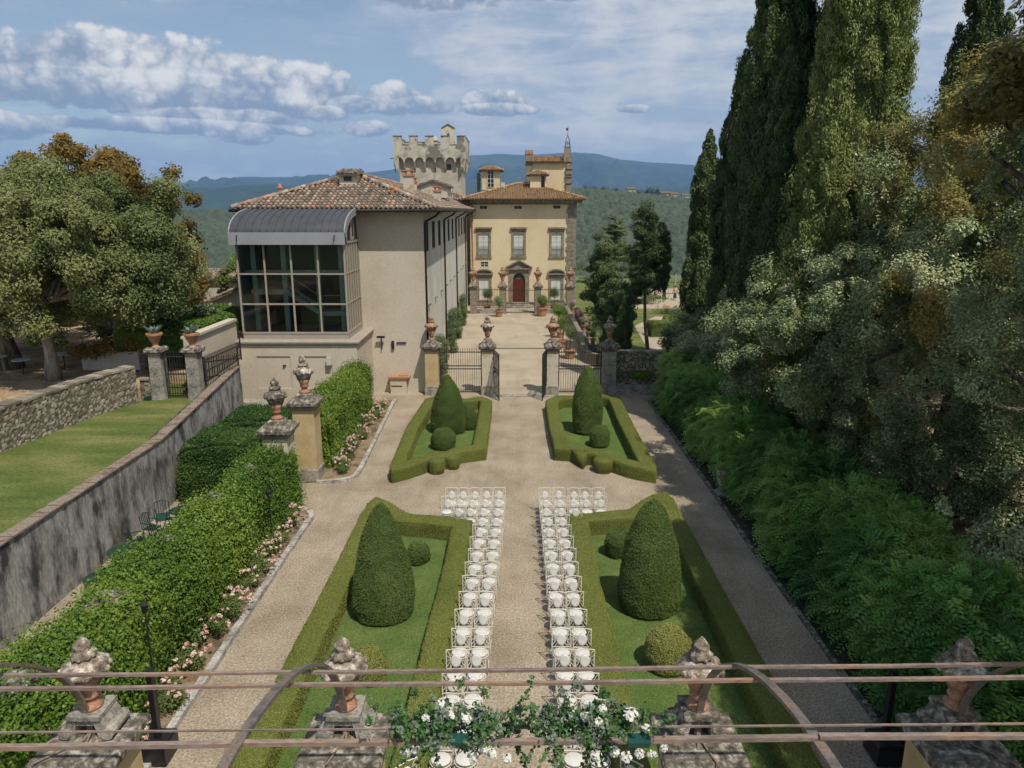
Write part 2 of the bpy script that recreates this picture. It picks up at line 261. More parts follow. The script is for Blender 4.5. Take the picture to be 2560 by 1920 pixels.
class MB:
    def __init__(s): s.v = []; s.f = []; s.t = []
    def add(s, vs, fs, t=.5):
        n = len(s.v); s.v += [tuple(v) for v in vs]; s.f += [tuple(i+n for i in f) for f in fs]; s.t += [t]*len(fs); return s
    def box(s, x0, x1, y0, y1, z0, z1, t=.5, rz=0, c=None):
        vs = [(x, y, z) for z in (z0, z1) for x, y in ((x0, y0), (x1, y0), (x1, y1), (x0, y1))]
        if rz:
            cx, cy = c or ((x0+x1)/2, (y0+y1)/2); ca, sa = math.cos(rz), math.sin(rz)
            vs = [(cx+(x-cx)*ca-(y-cy)*sa, cy+(x-cx)*sa+(y-cy)*ca, z) for x, y, z in vs]
        return s.add(vs, [(3, 2, 1, 0), (4, 5, 6, 7), (0, 1, 5, 4), (1, 2, 6, 5), (2, 3, 7, 6), (3, 0, 4, 7)], t)
    def cb(s, x, y, z0, hx, hy, h, b=0.): # centred block, optional chamfered top
        if not b: return s.box(x-hx, x+hx, y-hy, y+hy, z0, z0+h)
        return s.frus(x, y, [(z0, hx-b, hy-b), (z0+b, hx, hy), (z0+h-b, hx, hy), (z0+h, hx-b, hy-b)])
    def frus(s, x, y, rings, t=.5):   # stack of rectangles
        vs = []; fs = []
        for z, hx, hy in rings: vs += [(x-hx, y-hy, z), (x+hx, y-hy, z), (x+hx, y+hy, z), (x-hx, y+hy, z)]
        fs.append((3, 2, 1, 0)); n = len(rings)
        for i in range(n-1):
            for k in range(4): a = i*4+k; b = i*4+(k+1) % 4; fs.append((a, b, b+4, a+4))
        fs.append(tuple((n-1)*4+k for k in range(4)))
        return s.add(vs, fs, t)
    def lathe(s, x, y, prof, seg=20, t=.5, z=0, sq=0.):
        vs = []; fs = []
        for r, h in prof:
            for k in range(seg): a = 2*PI*k/seg; vs.append((x+r*math.cos(a), y+r*math.sin(a), z+h))
        for i in range(len(prof)-1):
            for k in range(seg): a = i*seg+k; b = i*seg+(k+1) % seg; fs.append((a, b, b+seg, a+seg))
        fs.append(tuple(range(seg-1, -1, -1))); fs.append(tuple((len(prof)-1)*seg+k for k in range(seg)))
        return s.add(vs, fs, t)
    def tube(s, pts, r, seg=6, t=.5, cap=True, flat=None):
        pts = [Vector(p) for p in pts]; n = len(pts); rr = r if isinstance(r, (list, tuple)) else [r]*n
        vs = []; fs = []; up = Vector((0, 0, 1))
        for i, p in enumerate(pts):
            d = (pts[min(i+1, n-1)]-pts[max(i-1, 0)]).normalized()
            a = d.cross(up if abs(d.z) < .95 else Vector((0, 1, 0))).normalized(); b = a.cross(d).normalized()
            for k in range(seg):
                w = 2*PI*(k+.5)/seg; ca, sa = math.cos(w), math.sin(w)
                if flat: vs.append(p+a*ca*flat[0]*rr[i]*1.414+b*sa*flat[1]*rr[i]*1.414)
                else: vs.append(p+(a*ca+b*sa)*rr[i])
        for i in range(n-1):
            for k in range(seg): x = i*seg+k; y = i*seg+(k+1) % seg; fs.append((x, y, y+seg, x+seg))
        if cap: fs.append(tuple(range(seg-1, -1, -1))); fs.append(tuple((n-1)*seg+k for k in range(seg)))
        return s.add(vs, fs, t)
    def prism(s, poly, z0, z1, t=.5):
        n = len(poly); vs = [(x, y, z0) for x, y in poly]+[(x, y, z1) for x, y in poly]
        fs = [tuple(range(n-1, -1, -1)), tuple(range(n, 2*n))]+[(i, (i+1) % n, n+(i+1) % n, n+i) for i in range(n)]
        return s.add(vs, fs, t)
    def slab(s, pts, d):   # polygon given by 3-D points, extruded by vector d
        n = len(pts); d = Vector(d); vs = [Vector(p) for p in pts]+[Vector(p)+d for p in pts]
        return s.add(vs, [tuple(range(n-1, -1, -1)), tuple(range(n, 2*n))]+[(i, (i+1) % n, n+(i+1) % n, n+i) for i in range(n)])
    def build(s, name, mat, parent=None, smooth=False, tint=False, **k):
        o = mesh_obj(name, s.v, s.f, mat, parent, smooth, s.t if tint else None)
        if k: tag(o, **k)
        return o
def auto(o, ang=40):
    me = o.data; me.polygons.foreach_set('use_smooth', np.ones(len(me.polygons), dtype=bool))
    try: me.set_sharp_from_angle(angle=R(ang))
    except Exception: pass
    return o

# ------------------------------------------------------------ leaves
def leafq(P, Nn, L, Wd, up=None, jit=.5):
    """quads (rhombic leaves) at points P, roughly facing Nn"""
    n = len(P); Nn = Nn+RS.normal(0, jit, (n, 3)); Nn /= np.linalg.norm(Nn, axis=1)[:, None]+1e-9
    T = RS.normal(0, 1, (n, 3)) if up is None else np.asarray(up)+RS.normal(0, .35, (n, 3))
    T -= Nn*(T*Nn).sum(1)[:, None]; T /= np.linalg.norm(T, axis=1)[:, None]+1e-9
    B = np.cross(Nn, T); L = np.asarray(L).reshape(-1, 1)*np.ones((n, 1)); Wd = np.asarray(Wd).reshape(-1, 1)*np.ones((n, 1))
    V = np.stack([P-T*L*.5, P+B*Wd*.5-T*L*.06, P+T*L*.5, P-B*Wd*.5-T*L*.06], 1).reshape(-1, 3)
    return V, np.arange(4*n).reshape(-1, 4)
class LV:
    def __init__(s): s.V = []; s.F = []; s.T = []; s.n = 0
    def put(s, V, F, T): s.V.append(V); s.F.append(F+s.n); s.T.append(T); s.n += len(V)
    def build(s, name, mat, parent=None):
        return mesh_obj(name, np.concatenate(s.V), np.concatenate(s.F), mat, parent, False, np.concatenate(s.T))
def vnoise(P, sc):  # cheap smooth noise 0..1 for arrays of points
    P = P*sc; r = np.zeros(len(P))
    for i, (a, b, c, d) in enumerate([(1.0, .3, .5, 0), (-.4, 1.1, .3, 1.7), (.5, -.6, 1.2, 4.1), (1.9, 1.3, -.8, 2.2), (-1.5, 2.1, 1.7, 5.3), (3.1, -2.2, 2.7, .9)]):
        r += np.sin(P[:, 0]*a+P[:, 1]*b+P[:, 2]*c+d+1.3*np.sin(P[:, 1]*c+P[:, 0]*b*1.7+d))/(1+.5*i)
    return np.clip(.5+r/5.2, 0, 1)
def sample(V, F, n):  # area weighted points + normals on a polygon soup
    V = np.asarray(V, dtype=float); tr = []
    for f in F:
        for k in range(1, len(f)-1): tr.append((f[0], f[k], f[k+1]))
    tr = np.array(tr); A, B, C = V[tr[:, 0]], V[tr[:, 1]], V[tr[:, 2]]; cr = np.cross(B-A, C-A); ar = np.linalg.norm(cr, axis=1)
    ii = RS.choice(len(tr), n, p=ar/ar.sum()); u = RS.rand(n, 1); v = RS.rand(n, 1); m = (u+v) > 1; u[m] = 1-u[m]; v[m] = 1-v[m]
    return A[ii]+(B[ii]-A[ii])*u+(C[ii]-A[ii])*v, cr[ii]/(ar[ii][:, None]+1e-12)
def rough_verts(V, amp, sc):
    return [tuple(Vector(v)+amp*Vector(mnoise.noise_vector(Vector(v)*sc))) for v in V]
def leafy(mb, n, leaf, mat, name, parent=None, out=.02, amp=.03, asc=2.5, jit=.7, tbias=.5, tvar=.5, patch=1.2, aspect=.55, upb=.3, shoot=0., **k):
    """a clipped or climbing mass: its uneven body and the leaves over it in one mesh"""
    V = rough_verts(rough_verts(mb.v, amp, asc), amp*.35, asc*3.1); P, Nn = sample(V, mb.f, n)
    P = P+Nn*(RS.rand(n, 1)-.25)*out*2+(Nn+np.array([0, 0, .4]))*(RS.rand(n, 1)**6)*shoot
    tt = np.clip(tbias+(vnoise(P, patch)-.5)*tvar+RS.normal(0, .13, n), 0, 1)
    lv, lf = leafq(P, Nn+np.array([.1, -.12, upb]), leaf*(.7+.6*RS.rand(n)), leaf*aspect*(.7+.6*RS.rand(n)), jit=jit)
    # body quads only (fan others)
    F = []
    for f in mb.f:
        if len(f) == 4: F.append(f)
        else:
            for q in range(1, len(f)-1): F.append((f[0], f[q], f[q+1], f[q+1]))
    bV = np.array(V); tri = [f for f in F if f[2] == f[3]]; qd = [f for f in F if f[2] != f[3]]
    me_f = [tuple(f) for f in qd]+[f[:3] for f in tri]
    nb = len(bV)
    me = bpy.data.meshes.new(name)
    allV = np.concatenate([bV, lv]); org = Vector((0, 0, 0)); q = parent
    while q is not None: org += q.location; q = q.parent
    allV = (allV-np.array(org)).astype(np.float32)
    lens = np.array([len(f) for f in me_f]+[4]*n, dtype=np.int32)
    idx = np.concatenate([np.array([i for f in me_f for i in f], dtype=np.int32), (lf+nb).ravel().astype(np.int32)])
    me.vertices.add(len(allV)); me.vertices.foreach_set('co', allV.ravel()); me.loops.add(len(idx)); me.loops.foreach_set('vertex_index', idx)
    me.polygons.add(len(lens)); st = np.concatenate([[0], np.cumsum(lens)[:-1]]).astype(np.int32)
    me.polygons.foreach_set('loop_start', st); me.polygons.foreach_set('loop_total', lens); me.update(calc_edges=True)
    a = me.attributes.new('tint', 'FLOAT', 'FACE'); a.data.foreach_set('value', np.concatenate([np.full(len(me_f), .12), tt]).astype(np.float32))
    me.materials.append(mat); me.validate(); o = bpy.data.objects.new(name, me); COL.objects.link(o); o.parent = parent
    if k: tag(o, **k)
    return o
# ============================================================ THE GROUND AND THE FAR LAND
def terrain_z(x, y):
    x = np.asarray(x, float); y = np.asarray(y, float)
    def ss(a, b, v): t = np.clip((v-a)/(b-a), 0, 1); return t*t*(3-2*t)
    edge = 112+.12*np.abs(x-10)
    z = -.06-58*ss(edge, 330, y)-20*ss(90, 400, np.abs(x))*ss(60, 200, y)
    crest = np.where(x > -60, 34+6*np.sin(x/160.+.8), 20+5*np.sin(x/120.))
    z = z+(crest+58)*ss(380, 1230, y)-(crest+60)*ss(1330, 2600, y)
    z = z+6*np.sin(x/90.+y/130.)*ss(350, 600, y)*(1-ss(1000, 1300, y))
    return z
gx = np.concatenate([-np.geomspace(9000, 42, 46), np.linspace(-38, 38, 30), np.geomspace(42, 9000, 46)])
gy = np.concatenate([np.linspace(-250, -10, 10), np.linspace(0, 120, 40), np.linspace(126, 700, 70), np.linspace(715, 1500, 50), np.geomspace(1550, 13000, 30)])
X, Y = np.meshgrid(gx, gy); Z = terrain_z(X, Y)
def grid_faces(ny, nx):
    i = np.arange(nx-1)[None, :]+nx*np.arange(ny-1)[:, None]; i = i.ravel(); return np.stack([i, i+1, i+1+nx, i+nx], 1)
tag(mesh_obj('ground', np.stack([X.ravel(), Y.ravel(), Z.ravel()], 1), grid_faces(len(gy), len(gx)), FARG, smooth=True), kind='structure')
# canopy of the wooded slopes across the valley
def woods(name, x0, x1, y0, y1, step, rad, cover):
    xs = np.arange(x0, x1, step); ys = np.arange(y0, y1, step); X, Y = np.meshgrid(xs, ys); Z = terrain_z(X, Y)+.6; H = np.zeros_like(Z); TT = np.full_like(Z, .3)
    P = np.stack([X.ravel(), Y.ravel(), 0*X.ravel()], 1); cov = vnoise(P, .011).reshape(X.shape)
    n = int((x1-x0)*(y1-y0)/(rad*rad*2.1))
    for k in range(n):
        cx = RS.uniform(x0, x1); cy = RS.uniform(y0, y1); r = rad*RS.uniform(.6, 1.4); h = r*RS.uniform(1.2, 2.0)
        i0 = int((cx-r-x0)/step); i1 = int((cx+r-x0)/step)+2; j0 = int((cy-r-y0)/step); j1 = int((cy+r-y0)/step)+2
        i0 = max(i0, 0); j0 = max(j0, 0)
        if cov[min(int((cy-y0)/step), len(ys)-1), min(int((cx-x0)/step), len(xs)-1)] < cover: continue
        sx_ = X[j0:j1, i0:i1]; sy_ = Y[j0:j1, i0:i1]; d = 1-((sx_-cx)**2+(sy_-cy)**2)/r**2
        hh = np.where(d > 0, h*np.sqrt(np.clip(d, 0, 1)), 0); m = hh > H[j0:j1, i0:i1]
        H[j0:j1, i0:i1][m] = hh[m]; TT[j0:j1, i0:i1][m] = RS.uniform(.15, .95)
    Z = Z+H; F = grid_faces(len(ys), len(xs)); V = np.stack([X.ravel(), Y.ravel(), Z.ravel()], 1)
    tt = np.clip(TT.ravel()[F[:, 0]]*.6+.4*vnoise(V[F[:, 0]], .006), 0, 1)
    return tag(mesh_obj(name, V, F, WOODS, smooth=True, tint=tt), kind='stuff')
woods('woodland', 40, 520, 420, 1290, 1.8, 3.6, .18)
woods('woodland', -560, -160, 420, 1290, 2.0, 3.8, .18)
# the blue range at the end of the plain
rid = [(-9000, 330), (-6000, 300), (-4557, 302), (-4300, 323), (-3817, 356), (-3303, 410), (-2739, 410), (-2119, 421), (-1722, 464), (-1383, 502), (-1000, 590), (-565, 652), (-145, 679), (162, 663), (749, 690),
       (1029, 679), (1312, 610), (1650, 583), (2100, 556), (2497, 502), (3345, 448), (5000, 430), (9000, 380)]
mx_ = np.linspace(-9000, 9000, 420); my_ = np.linspace(0, 1, 70); X, T = np.meshgrid(mx_, my_)
rz_ = np.interp(X, [p[0] for p in rid], [p[1] for p in rid])
Yb = 9000-4200*(1-T)
Pn = np.stack([X.ravel(), Yb.ravel(), 0*X.ravel()], 1)
spur = (vnoise(Pn*[1, .35, 1], .0045)-.5).reshape(X.shape)+.5*(vnoise(Pn, .011)-.5).reshape(X.shape)
Zm = -70+(rz_+70+10*spur)*(T**1.25)+spur*330*np.sin(PI*T)
V = np.stack([X.ravel(), Yb.ravel(), Zm.ravel()], 1)
tag(mesh_obj('mountains', V, grid_faces(70, 420), MOUNT, smooth=True), kind='structure')
# lower hills in front of the range
X, T = np.meshgrid(np.linspace(-7000, 7000, 300), np.linspace(0, 1, 30))
Pn = np.stack([X.ravel(), 3600+900*T.ravel(), 0*X.ravel()], 1)
Zm = -70+(110+130*vnoise(Pn, .0012).reshape(X.shape)+30*vnoise(Pn, .006).reshape(X.shape))*np.sin(PI*T*.5)
tag(mesh_obj('foothills', np.stack([X.ravel(), (3600+900*T).ravel(), Zm.ravel()], 1), grid_faces(30, 300), MOUNT, smooth=True), kind='structure')
for i, (x, y, w, lab) in enumerate([(200, 1238, 13, 'lone cream house on the wooded ridge right of the villa'), (258, 1236, 17, 'largest pale farmhouse on the ridge beside the dark pines'), (271, 1230, 12, 'small pale farmhouse just right of the largest one on the ridge'), (291, 1236, 11, 'low pale farmhouse on the ridge closest to the tall cypresses')]):
    z = float(terrain_z(x, y))+3; b = thing('farmhouse', lab, 'house', (x, y, z), 'farmhouses on the far ridge')
    m = MB().box(x-w/2, x+w/2, y-5, y+5, z-5, z+9); m.build('wall', VILLA, b)
    m = MB().slab([(x-w/2-1, y-6, z+9), (x+w/2+1, y-6, z+9), (x+w/2+1, y, z+12), (x-w/2-1, y, z+12)], (0, 0, .6)); m.slab([(x-w/2-1, y, z+12), (x+w/2+1, y, z+12), (x+w/2+1, y+6, z+9), (x-w/2-1, y+6, z+9)], (0, 0, .6)); m.build('roof', TILE2, b)

def sheet(name, poly, z, mat, kind='structure', **k):
    n = len(poly); return tag(mesh_obj(name, [(x, y, z) for x, y in poly], [tuple(range(n))], mat), kind=kind, **k)
sheet('gravel_path', [(-12.6, -6), (8.95, -6), (8.95, 40.2), (-12.6, 40.2)], 0.0, GRAVEL)
sheet('courtyard', [(-15, 40.2), (6.4, 40.2), (6.4, 48.2), (5.3, 50.4), (5.75, 63.5), (5.9, 81), (-15, 81)], .004, COURT)
MB().box(-1.4, 2.3, 39.85, 40.35, -.05, .03).build('threshold', STONE, kind='structure')
sheet('side_garden_path', [(10.2, 50), (13.2, 50), (14.5, 60), (20, 64), (26, 66), (26, 72), (14.6, 72), (11.5, 66)], .008, COURT)
sheet('garden_path', [(12, 78), (44, 78), (44, 100), (16, 100)], .008, COURT)
sheet('garden_lawn', [(6.4, 41), (60, 41), (60, 108), (6, 108)], .0, LAWN2)
# raised lawn behind the grey wall, with its striped mowing, and the next terrace up
MB().prism([(-12.55, -4), (-12.55, 24), (-13.0, 33.2), (-17, 33.2), (-16.1, 29.6), (-16.9, 28), (-17.7, 23), (-19.5, 8), (-21, -4)], -.5, 2.45).build('terrace_lawn', LAWN2, kind='structure')
MB().prism([(-17.2, 33.1), (-16.2, 30.0), (-17.2, 28), (-18, 23), (-19.8, 8), (-21.3, -4), (-70, -4), (-70, 50), (-40, 58), (-15, 58), (-15, 33.1)], -.5, 3.0).build('upper_terrace', LEAFLIT, kind='structure')
MB().prism([(10.85, -4), (40, -4), (40, 40), (10.4, 40), (10.6, 30)], -.5, 1.45).build('grove_floor', LEAFLIT, kind='structure')
# planting beds
MB().prism([(-8.5, 5), (-7.12, 5), (-7.12, 23.3), (-7.5, 23.6), (-8.5, 23.6)], -.1, .07).build('rose_bed', SOIL, kind='structure')
MB().prism([(-8.6, 26.4), (-7.6, 26.5), (-6.6, 26.75), (-6.32, 27.4), (-6.7, 38.9), (-8.6, 38.9)], -.1, .07).build('rose_bed', SOIL, kind='structure')
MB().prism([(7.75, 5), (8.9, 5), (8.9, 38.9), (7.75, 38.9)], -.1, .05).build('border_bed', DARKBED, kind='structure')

# kerbs
def kerb(pts, label, w=.17, h=.14, mat=None):
    mb = MB(); P = [Vector((x, y, 0)) for x, y in pts]
    for a, b in zip(P, P[1:]):
        L = (b-a).length; n = max(1, int(L/.55)); d = (b-a)/n; nn = Vector((-d.y, d.x, 0)).normalized()*w/2
        for i in range(n):
            q0 = a+d*i+d*.01; q1 = a+d*(i+1)-d*.01; j = random.uniform(-.012, .012); hh = h+random.uniform(-.02, .02); s = nn*random.uniform(.85, 1.15)
            mb.slab([q0-s+nn*j, q1-s, q1+s+nn*j, q0+s], (0, 0, hh)) if s.length else None
    return mb.build('stone_kerb', mat or KERBM, label=label, cat='kerb')
kerb([(-7.06, 5), (-7.06, 14), (-7.07, 20), (-7.03, 23.1), (-7.22, 23.6), (-7.6, 23.7)], 'long pale stone kerb between the roses and the left gravel path')
kerb([(-7.75, 26.4), (-7.1, 26.45), (-6.6, 26.65), (-6.33, 27.1), (-6.3, 28), (-6.65, 39)], 'pale stone kerb curving round the far rose bed by the tall ochre pillar')
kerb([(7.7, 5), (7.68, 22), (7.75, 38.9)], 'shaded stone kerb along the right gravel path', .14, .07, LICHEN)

# ============================================================ ROOF TILES
def tiled(name, O, U, Wv, poly, mat, parent, sp=.25, row=.40, rad=.085, base_t=.5):
    """barrel tiles on a slope; U along the eave, Wv up the slope, poly = outline in (u, w)"""
    O = Vector(O); U = Vector(U).normalized(); Wv = Vector(Wv).normalized(); Nn = U.cross(Wv).normalized()
    if Nn.z < 0: Nn = -Nn
    mb = MB(); n = len(poly); pts = [O+U*a+Wv*b for a, b in poly]; mb.slab(pts, -Nn*.12); mb.t[-(n+2):] = [.12]*(n+2)
    def inside(a, b):
        c = False
        for i in range(n):
            (x1, y1), (x2, y2) = poly[i], poly[i-1]
            if (y1 > b) != (y2 > b) and a < (x2-x1)*(b-y1)/(y2-y1)+x1: c = not c
        return c
    u0 = min(p[0] for p in poly); u1 = max(p[0] for p in poly); w1 = max(p[1] for p in poly)
    angs = [PI*k/4 for k in range(5)]
    a = u0+sp/2
    while a < u1:
        b = 0; co_ = random.uniform(-.1, .1)
        while b < w1:
            if inside(a, b+row*.5):
                t = min(1, max(0, random.gauss(base_t+co_, .22))); j = random.uniform(-.015, .015); l = .02+random.uniform(0, .02); vs = []
                for e, (bb, lift, rr) in enumerate(((b-.03, .035+l, rad*1.1), (b+row+.02, .0, rad*.92))):
                    for w in angs: vs.append(O+U*(a+j+math.cos(w)*rr)+Wv*bb+Nn*(math.sin(w)*rr*1.0+lift))
                mb.add(vs, [(k, k+1, k+6, k+5) for k in range(4)]+[(4, 3, 2, 1, 0)], t)
            b += row
        a += sp
    return mb.build(name, mat, parent, tint=True)
def ridge(name, a, b, mat, parent, r=.13, step=.38):
    a = Vector(a); b = Vector(b); d = (b-a); n = max(1, int(d.length/step)); d /= n; mb = MB(); side = d.cross(Vector((0, 0, 1))).normalized(); up = side.cross(d).normalized()
    for i in range(n):
        t = min(1, max(0, random.gauss(.5, .28))); vs = []
        for q, rr, lf in ((a+d*i, r*.9, 0), (a+d*(i+1.06), r*1.05, .03)):
            for k in range(6): w = PI*k/5; vs.append(q+side*math.cos(w)*rr+up*(math.sin(w)*rr+lf))
        mb.add(vs, [(k, k+1, k+7, k+6) for k in range(5)]+[(5, 4, 3, 2, 1, 0), tuple(range(6, 12))], t)
    return mb.build(name, mat, parent, tint=True)
def hip(parent, x0, x1, y0, y1, z, rise, mat, sp=.25, row=.4, back=True, bt=.5, skip=()):
    """hipped roof on a rectangle, ridge along the longer side; returns ridge ends"""
    W_, D_ = x1-x0, y1-y0
    if D_ >= W_:
        h = W_/2; r0 = (x0+h, y0+h, z+rise); r1 = (x0+h, y1-h, z+rise); s = math.hypot(h, rise)
        if 'f' not in skip: tiled('roof_slope', (x0, y0, z), (1, 0, 0), (0, h, rise), [(0, 0), (W_, 0), (h, s)], mat, parent, sp, row, base_t=bt)
        if 'r' not in skip: tiled('roof_slope', (x1, y0, z), (0, 1, 0), (-h, 0, rise), [(0, 0), (D_, 0), (D_-h, s), (h, s)], mat, parent, sp, row, base_t=bt)
        if 'l' not in skip: tiled('roof_slope', (x0, y1, z), (0, -1, 0), (h, 0, rise), [(0, 0), (D_, 0), (D_-h, s), (h, s)], mat, parent, sp*2, row*2, rad=.17, base_t=bt)
        if 'b' not in skip: tiled('roof_slope', (x1, y1, z), (-1, 0, 0), (0, -h, rise), [(0, 0), (W_, 0), (h, s)], mat, parent, sp*2, row*2, rad=.17, base_t=bt)
    else:
        h = D_/2; r0 = (x0+h, y0+h, z+rise); r1 = (x1-h, y0+h, z+rise); s = math.hypot(h, rise)
        tiled('roof_slope', (x0, y0, z), (1, 0, 0), (0, h, rise), [(0, 0), (W_, 0), (W_-h, s), (h, s)], mat, parent, sp, row, base_t=bt)
        tiled('roof_slope', (x1, y1, z), (-1, 0, 0), (0, -h, rise), [(0, 0), (W_, 0), (W_-h, s), (h, s)], mat, parent, sp*2, row*2, rad=.17, base_t=bt)
        tiled('roof_slope', (x1, y0, z), (0, 1, 0), (-h, 0, rise), [(0, 0), (D_, 0), (h, s)], mat, parent, sp, row, base_t=bt)
        tiled('roof_slope', (x0, y1, z), (0, -1, 0), (h, 0, rise), [(0, 0), (D_, 0), (h, s)], mat, parent, sp, row, base_t=bt)
    for c, r in (((x0, y0, z), r0), ((x1, y0, z), r0 if D_ >= W_ else r1), ((x1, y1, z), r1), ((x0, y1, z), r1 if D_ >= W_ else r0)):
        ridge('ridge_tiles', Vector(c)+Vector((0, 0, .06)), Vector(r)+Vector((0, 0, .08)), mat, parent)
    if (Vector(r1)-Vector(r0)).length > .3: ridge('ridge_tiles', Vector(r0)+Vector((0, 0, .08)), Vector(r1)+Vector((0, 0, .08)), mat, parent)
    return r0, r1

def holed(mb, o, U, n_out, Wd, H, holes, depth):
    """wall face with real openings: o lower corner, U along, n_out outward; holes = (u0, u1, v0, v1)"""
    o = Vector(o); U = Vector(U); n_out = Vector(n_out); us = sorted({0, Wd, *[h[0] for h in holes], *[h[1] for h in holes]}); vs_ = sorted({0, H, *[h[2] for h in holes], *[h[3] for h in holes]})
    P = lambda u, v, d=0: o+U*u+Vector((0, 0, v))-n_out*d
    for i in range(len(us)-1):
        for j in range(len(vs_)-1):
            cu, cv = (us[i]+us[i+1])/2, (vs_[j]+vs_[j+1])/2
            if any(h[0] < cu < h[1] and h[2] < cv < h[3] for h in holes): continue
            mb.add([P(us[i], vs_[j]), P(us[i+1], vs_[j]), P(us[i+1], vs_[j+1]), P(us[i], vs_[j+1])], [(0, 1, 2, 3)])
    for a, b, c, d in holes:
        q = [(a, c), (b, c), (b, d), (a, d)]
        for k in range(4):
            (u0, v0), (u1, v1) = q[k], q[(k+1) % 4]; mb.add([P(u0, v0), P(u1, v1), P(u1, v1, depth), P(u0, v0, depth)], [(0, 1, 2, 3)])
    return mb

# ============================================================ LEFT WING
W = thing('wing_building', 'long beige three-storey wing with brown tiled roof and glazed stair bay', 'building', (-9.75, 41, 0))
m = MB()
hup = [(41.6+3.72*k-41, 43.5+3.72*k-41, 8.15, 9.85) for k in range(10)]
hlo = [(42.35+3.8*k-41, 42.75+3.8*k-41, 5.1, 6.7) for k in range(10)]
hgr = [(43.3-41+7.5*k, 43.75-41+7.5*k, 1.6, 3.0) for k in range(5)]+[(51.6-41, 52.5-41, .02, 2.5), (62.5-41, 63.3-41, .02, 2.4), (71.5-41, 72.3-41, .02, 2.4)]
holed(m, (-5, 41, 0), (0, 1, 0), (1, 0, 0), 39.2, 10.55, hup+hlo+hgr, .12); m.build('side_wall', BEIGE2, W)
m = MB(); m.add([(-14.5, 41, 0), (-5, 41, 0), (-5, 41, 10.55), (-14.5, 41, 10.55)], [(0, 1, 2, 3)]); m.add([(-14.5, 80.2, 0), (-14.5, 41, 0), (-14.5, 41, 10.55), (-14.5, 80.2, 10.55)], [(0, 1, 2, 3)]); m.add([(-5, 80.2, 0), (-14.5, 80.2, 0), (-14.5, 80.2, 10.55), (-5, 80.2, 10.55)], [(0, 1, 2, 3)])
m.build('wall', BEIGE, W)
for a, b, c, d in hup:
    p = MB().box(-5.4, -5.1, 41+a, 41+b, c, d).build('window', DARK, W); f = MB()
    f.box(-5.1, -5.05, 41+a, 41+b, c, c+.08).box(-5.1, -5.05, 41+a+.9, 41+a+1.0, c, d).box(-5.1, -5.05, 41+a, 41+a+.07, c, d).box(-5.1, -5.05, 41+b-.07, 41+b, c, d); f.build('frame', PIPE, p)
for a, b, c, d in hlo:
    p = MB().box(-5.4, -5.11, 41+a, 41+b, c, d).build('window', YPLAST, W); MB().box(-5.0+.002, -4.86, 41+a-.06, 41+b+.06, c-.12, c-.02).build('sill', PIETRA, p)
for a, b, c, d in hgr: MB().box(-5.4, -5.11, 41+a, 41+b, c, d).build('window' if c > .5 else 'door', DARK if c > .5 else BEIGE2, W)
# eaves, gutters, pipes
e = MB(); e.box(-15.35, -4.1, 40.1, 81, 10.45, 10.55); e.build('eaves', DARK, W)
g = MB(); g.tube([(-15.5, 40.02, 10.5), (-4.0, 40.02, 10.5)], .085, 8); g.tube([(-4.02, 40.0, 10.5), (-4.02, 81, 10.5)], .085, 8); g.tube([(-15.45, 40, 10.5), (-15.45, 44, 10.5)], .085, 8); g.build('gutter', PIPE, W, smooth=True)
for y in (41.12, 53.0, 64.3, 77.0):
    MB().tube([(-4.05, y-.1, 10.45), (-4.3, y, 10.2), (-4.9, y, 9.9), (-4.93, y, 9.7), (-4.93, y, .2)], .06, 7).build('drainpipe', PIPE, W, smooth=True)
r0, r1 = hip(W, -15.4, -4.1, 40.05, 82, 10.6, 2.05, TILE1, .27, .42, bt=.46)
# roof furniture
d = MB().box(-10.2, -9.2, 43.6, 45.2, 11.6, 12.55).build('dormer', WPLAST, W); MB().box(-9.93, -9.47, 43.56, 43.595, 12.2, 12.45).build('opening', DARK, d)
tiled('cap', (-10.35, 43.4, 12.6), (1, 0, 0), (0, 1, .15), [(0, 0), (1.3, 0), (1.3, 1.9), (0, 1.9)], TILE1, d)
for x, y in ((-13.3, 42.2), (-6.9, 42.2)):
    z = 10.6+(y-40.05)*.363; MB().lathe(x, y, [(.11, 0), (.11, .45), (.16, .46), (.15, .55), (.09, .6), (.09, .66), (.04, .72)], 12, z=z-.1).build('clay_vent', BRICK, W, smooth=False)
for x, y, h, w in ((-7.0, 50, 1.35, .34), (-5.7, 56, .95, .26), (-8.2, 61, .9, .3)):
    z = 10.6+(-4.1-x)*.363; c = MB().box(x-w, x+w, y-.3, y+.3, z-.2, z+h-.25).build('chimney', WPLAST, W); k = MB().box(x-w-.06, x+w+.06, y-.36, y+.36, z+h-.25, z+h-.12)
    for s in (-1, 1): k.box(x+s*w*.6-.05, x+s*w*.6+.05, y-.3, y+.3, z+h-.12, z+h+.08)
    k.box(x-w-.05, x+w+.05, y-.34, y+.34, z+h+.08, z+h+.16); k.build('cap', BRICK, c)
m = MB(); m.slab([(-8.4, 66, 11.6), (-5.8, 66, 11.6), (-5.8, 66, 12.7), (-7.1, 66, 13.15), (-8.4, 66, 12.7)], (0, 4, 0)); dd = m.build('dormer', WPLAST, W)
tiled('cap', (-5.55, 65.8, 12.62), (0, 1, 0), (-1.55, 0, .55), [(0, 0), (4.5, 0), (4.5, 1.65), (0, 1.65)], TILE1, dd); tiled('cap', (-8.65, 70.3, 12.62), (0, -1, 0), (1.55, 0, .55), [(0, 0), (4.5, 0), (4.5, 1.65), (0, 1.65)], TILE1, dd)
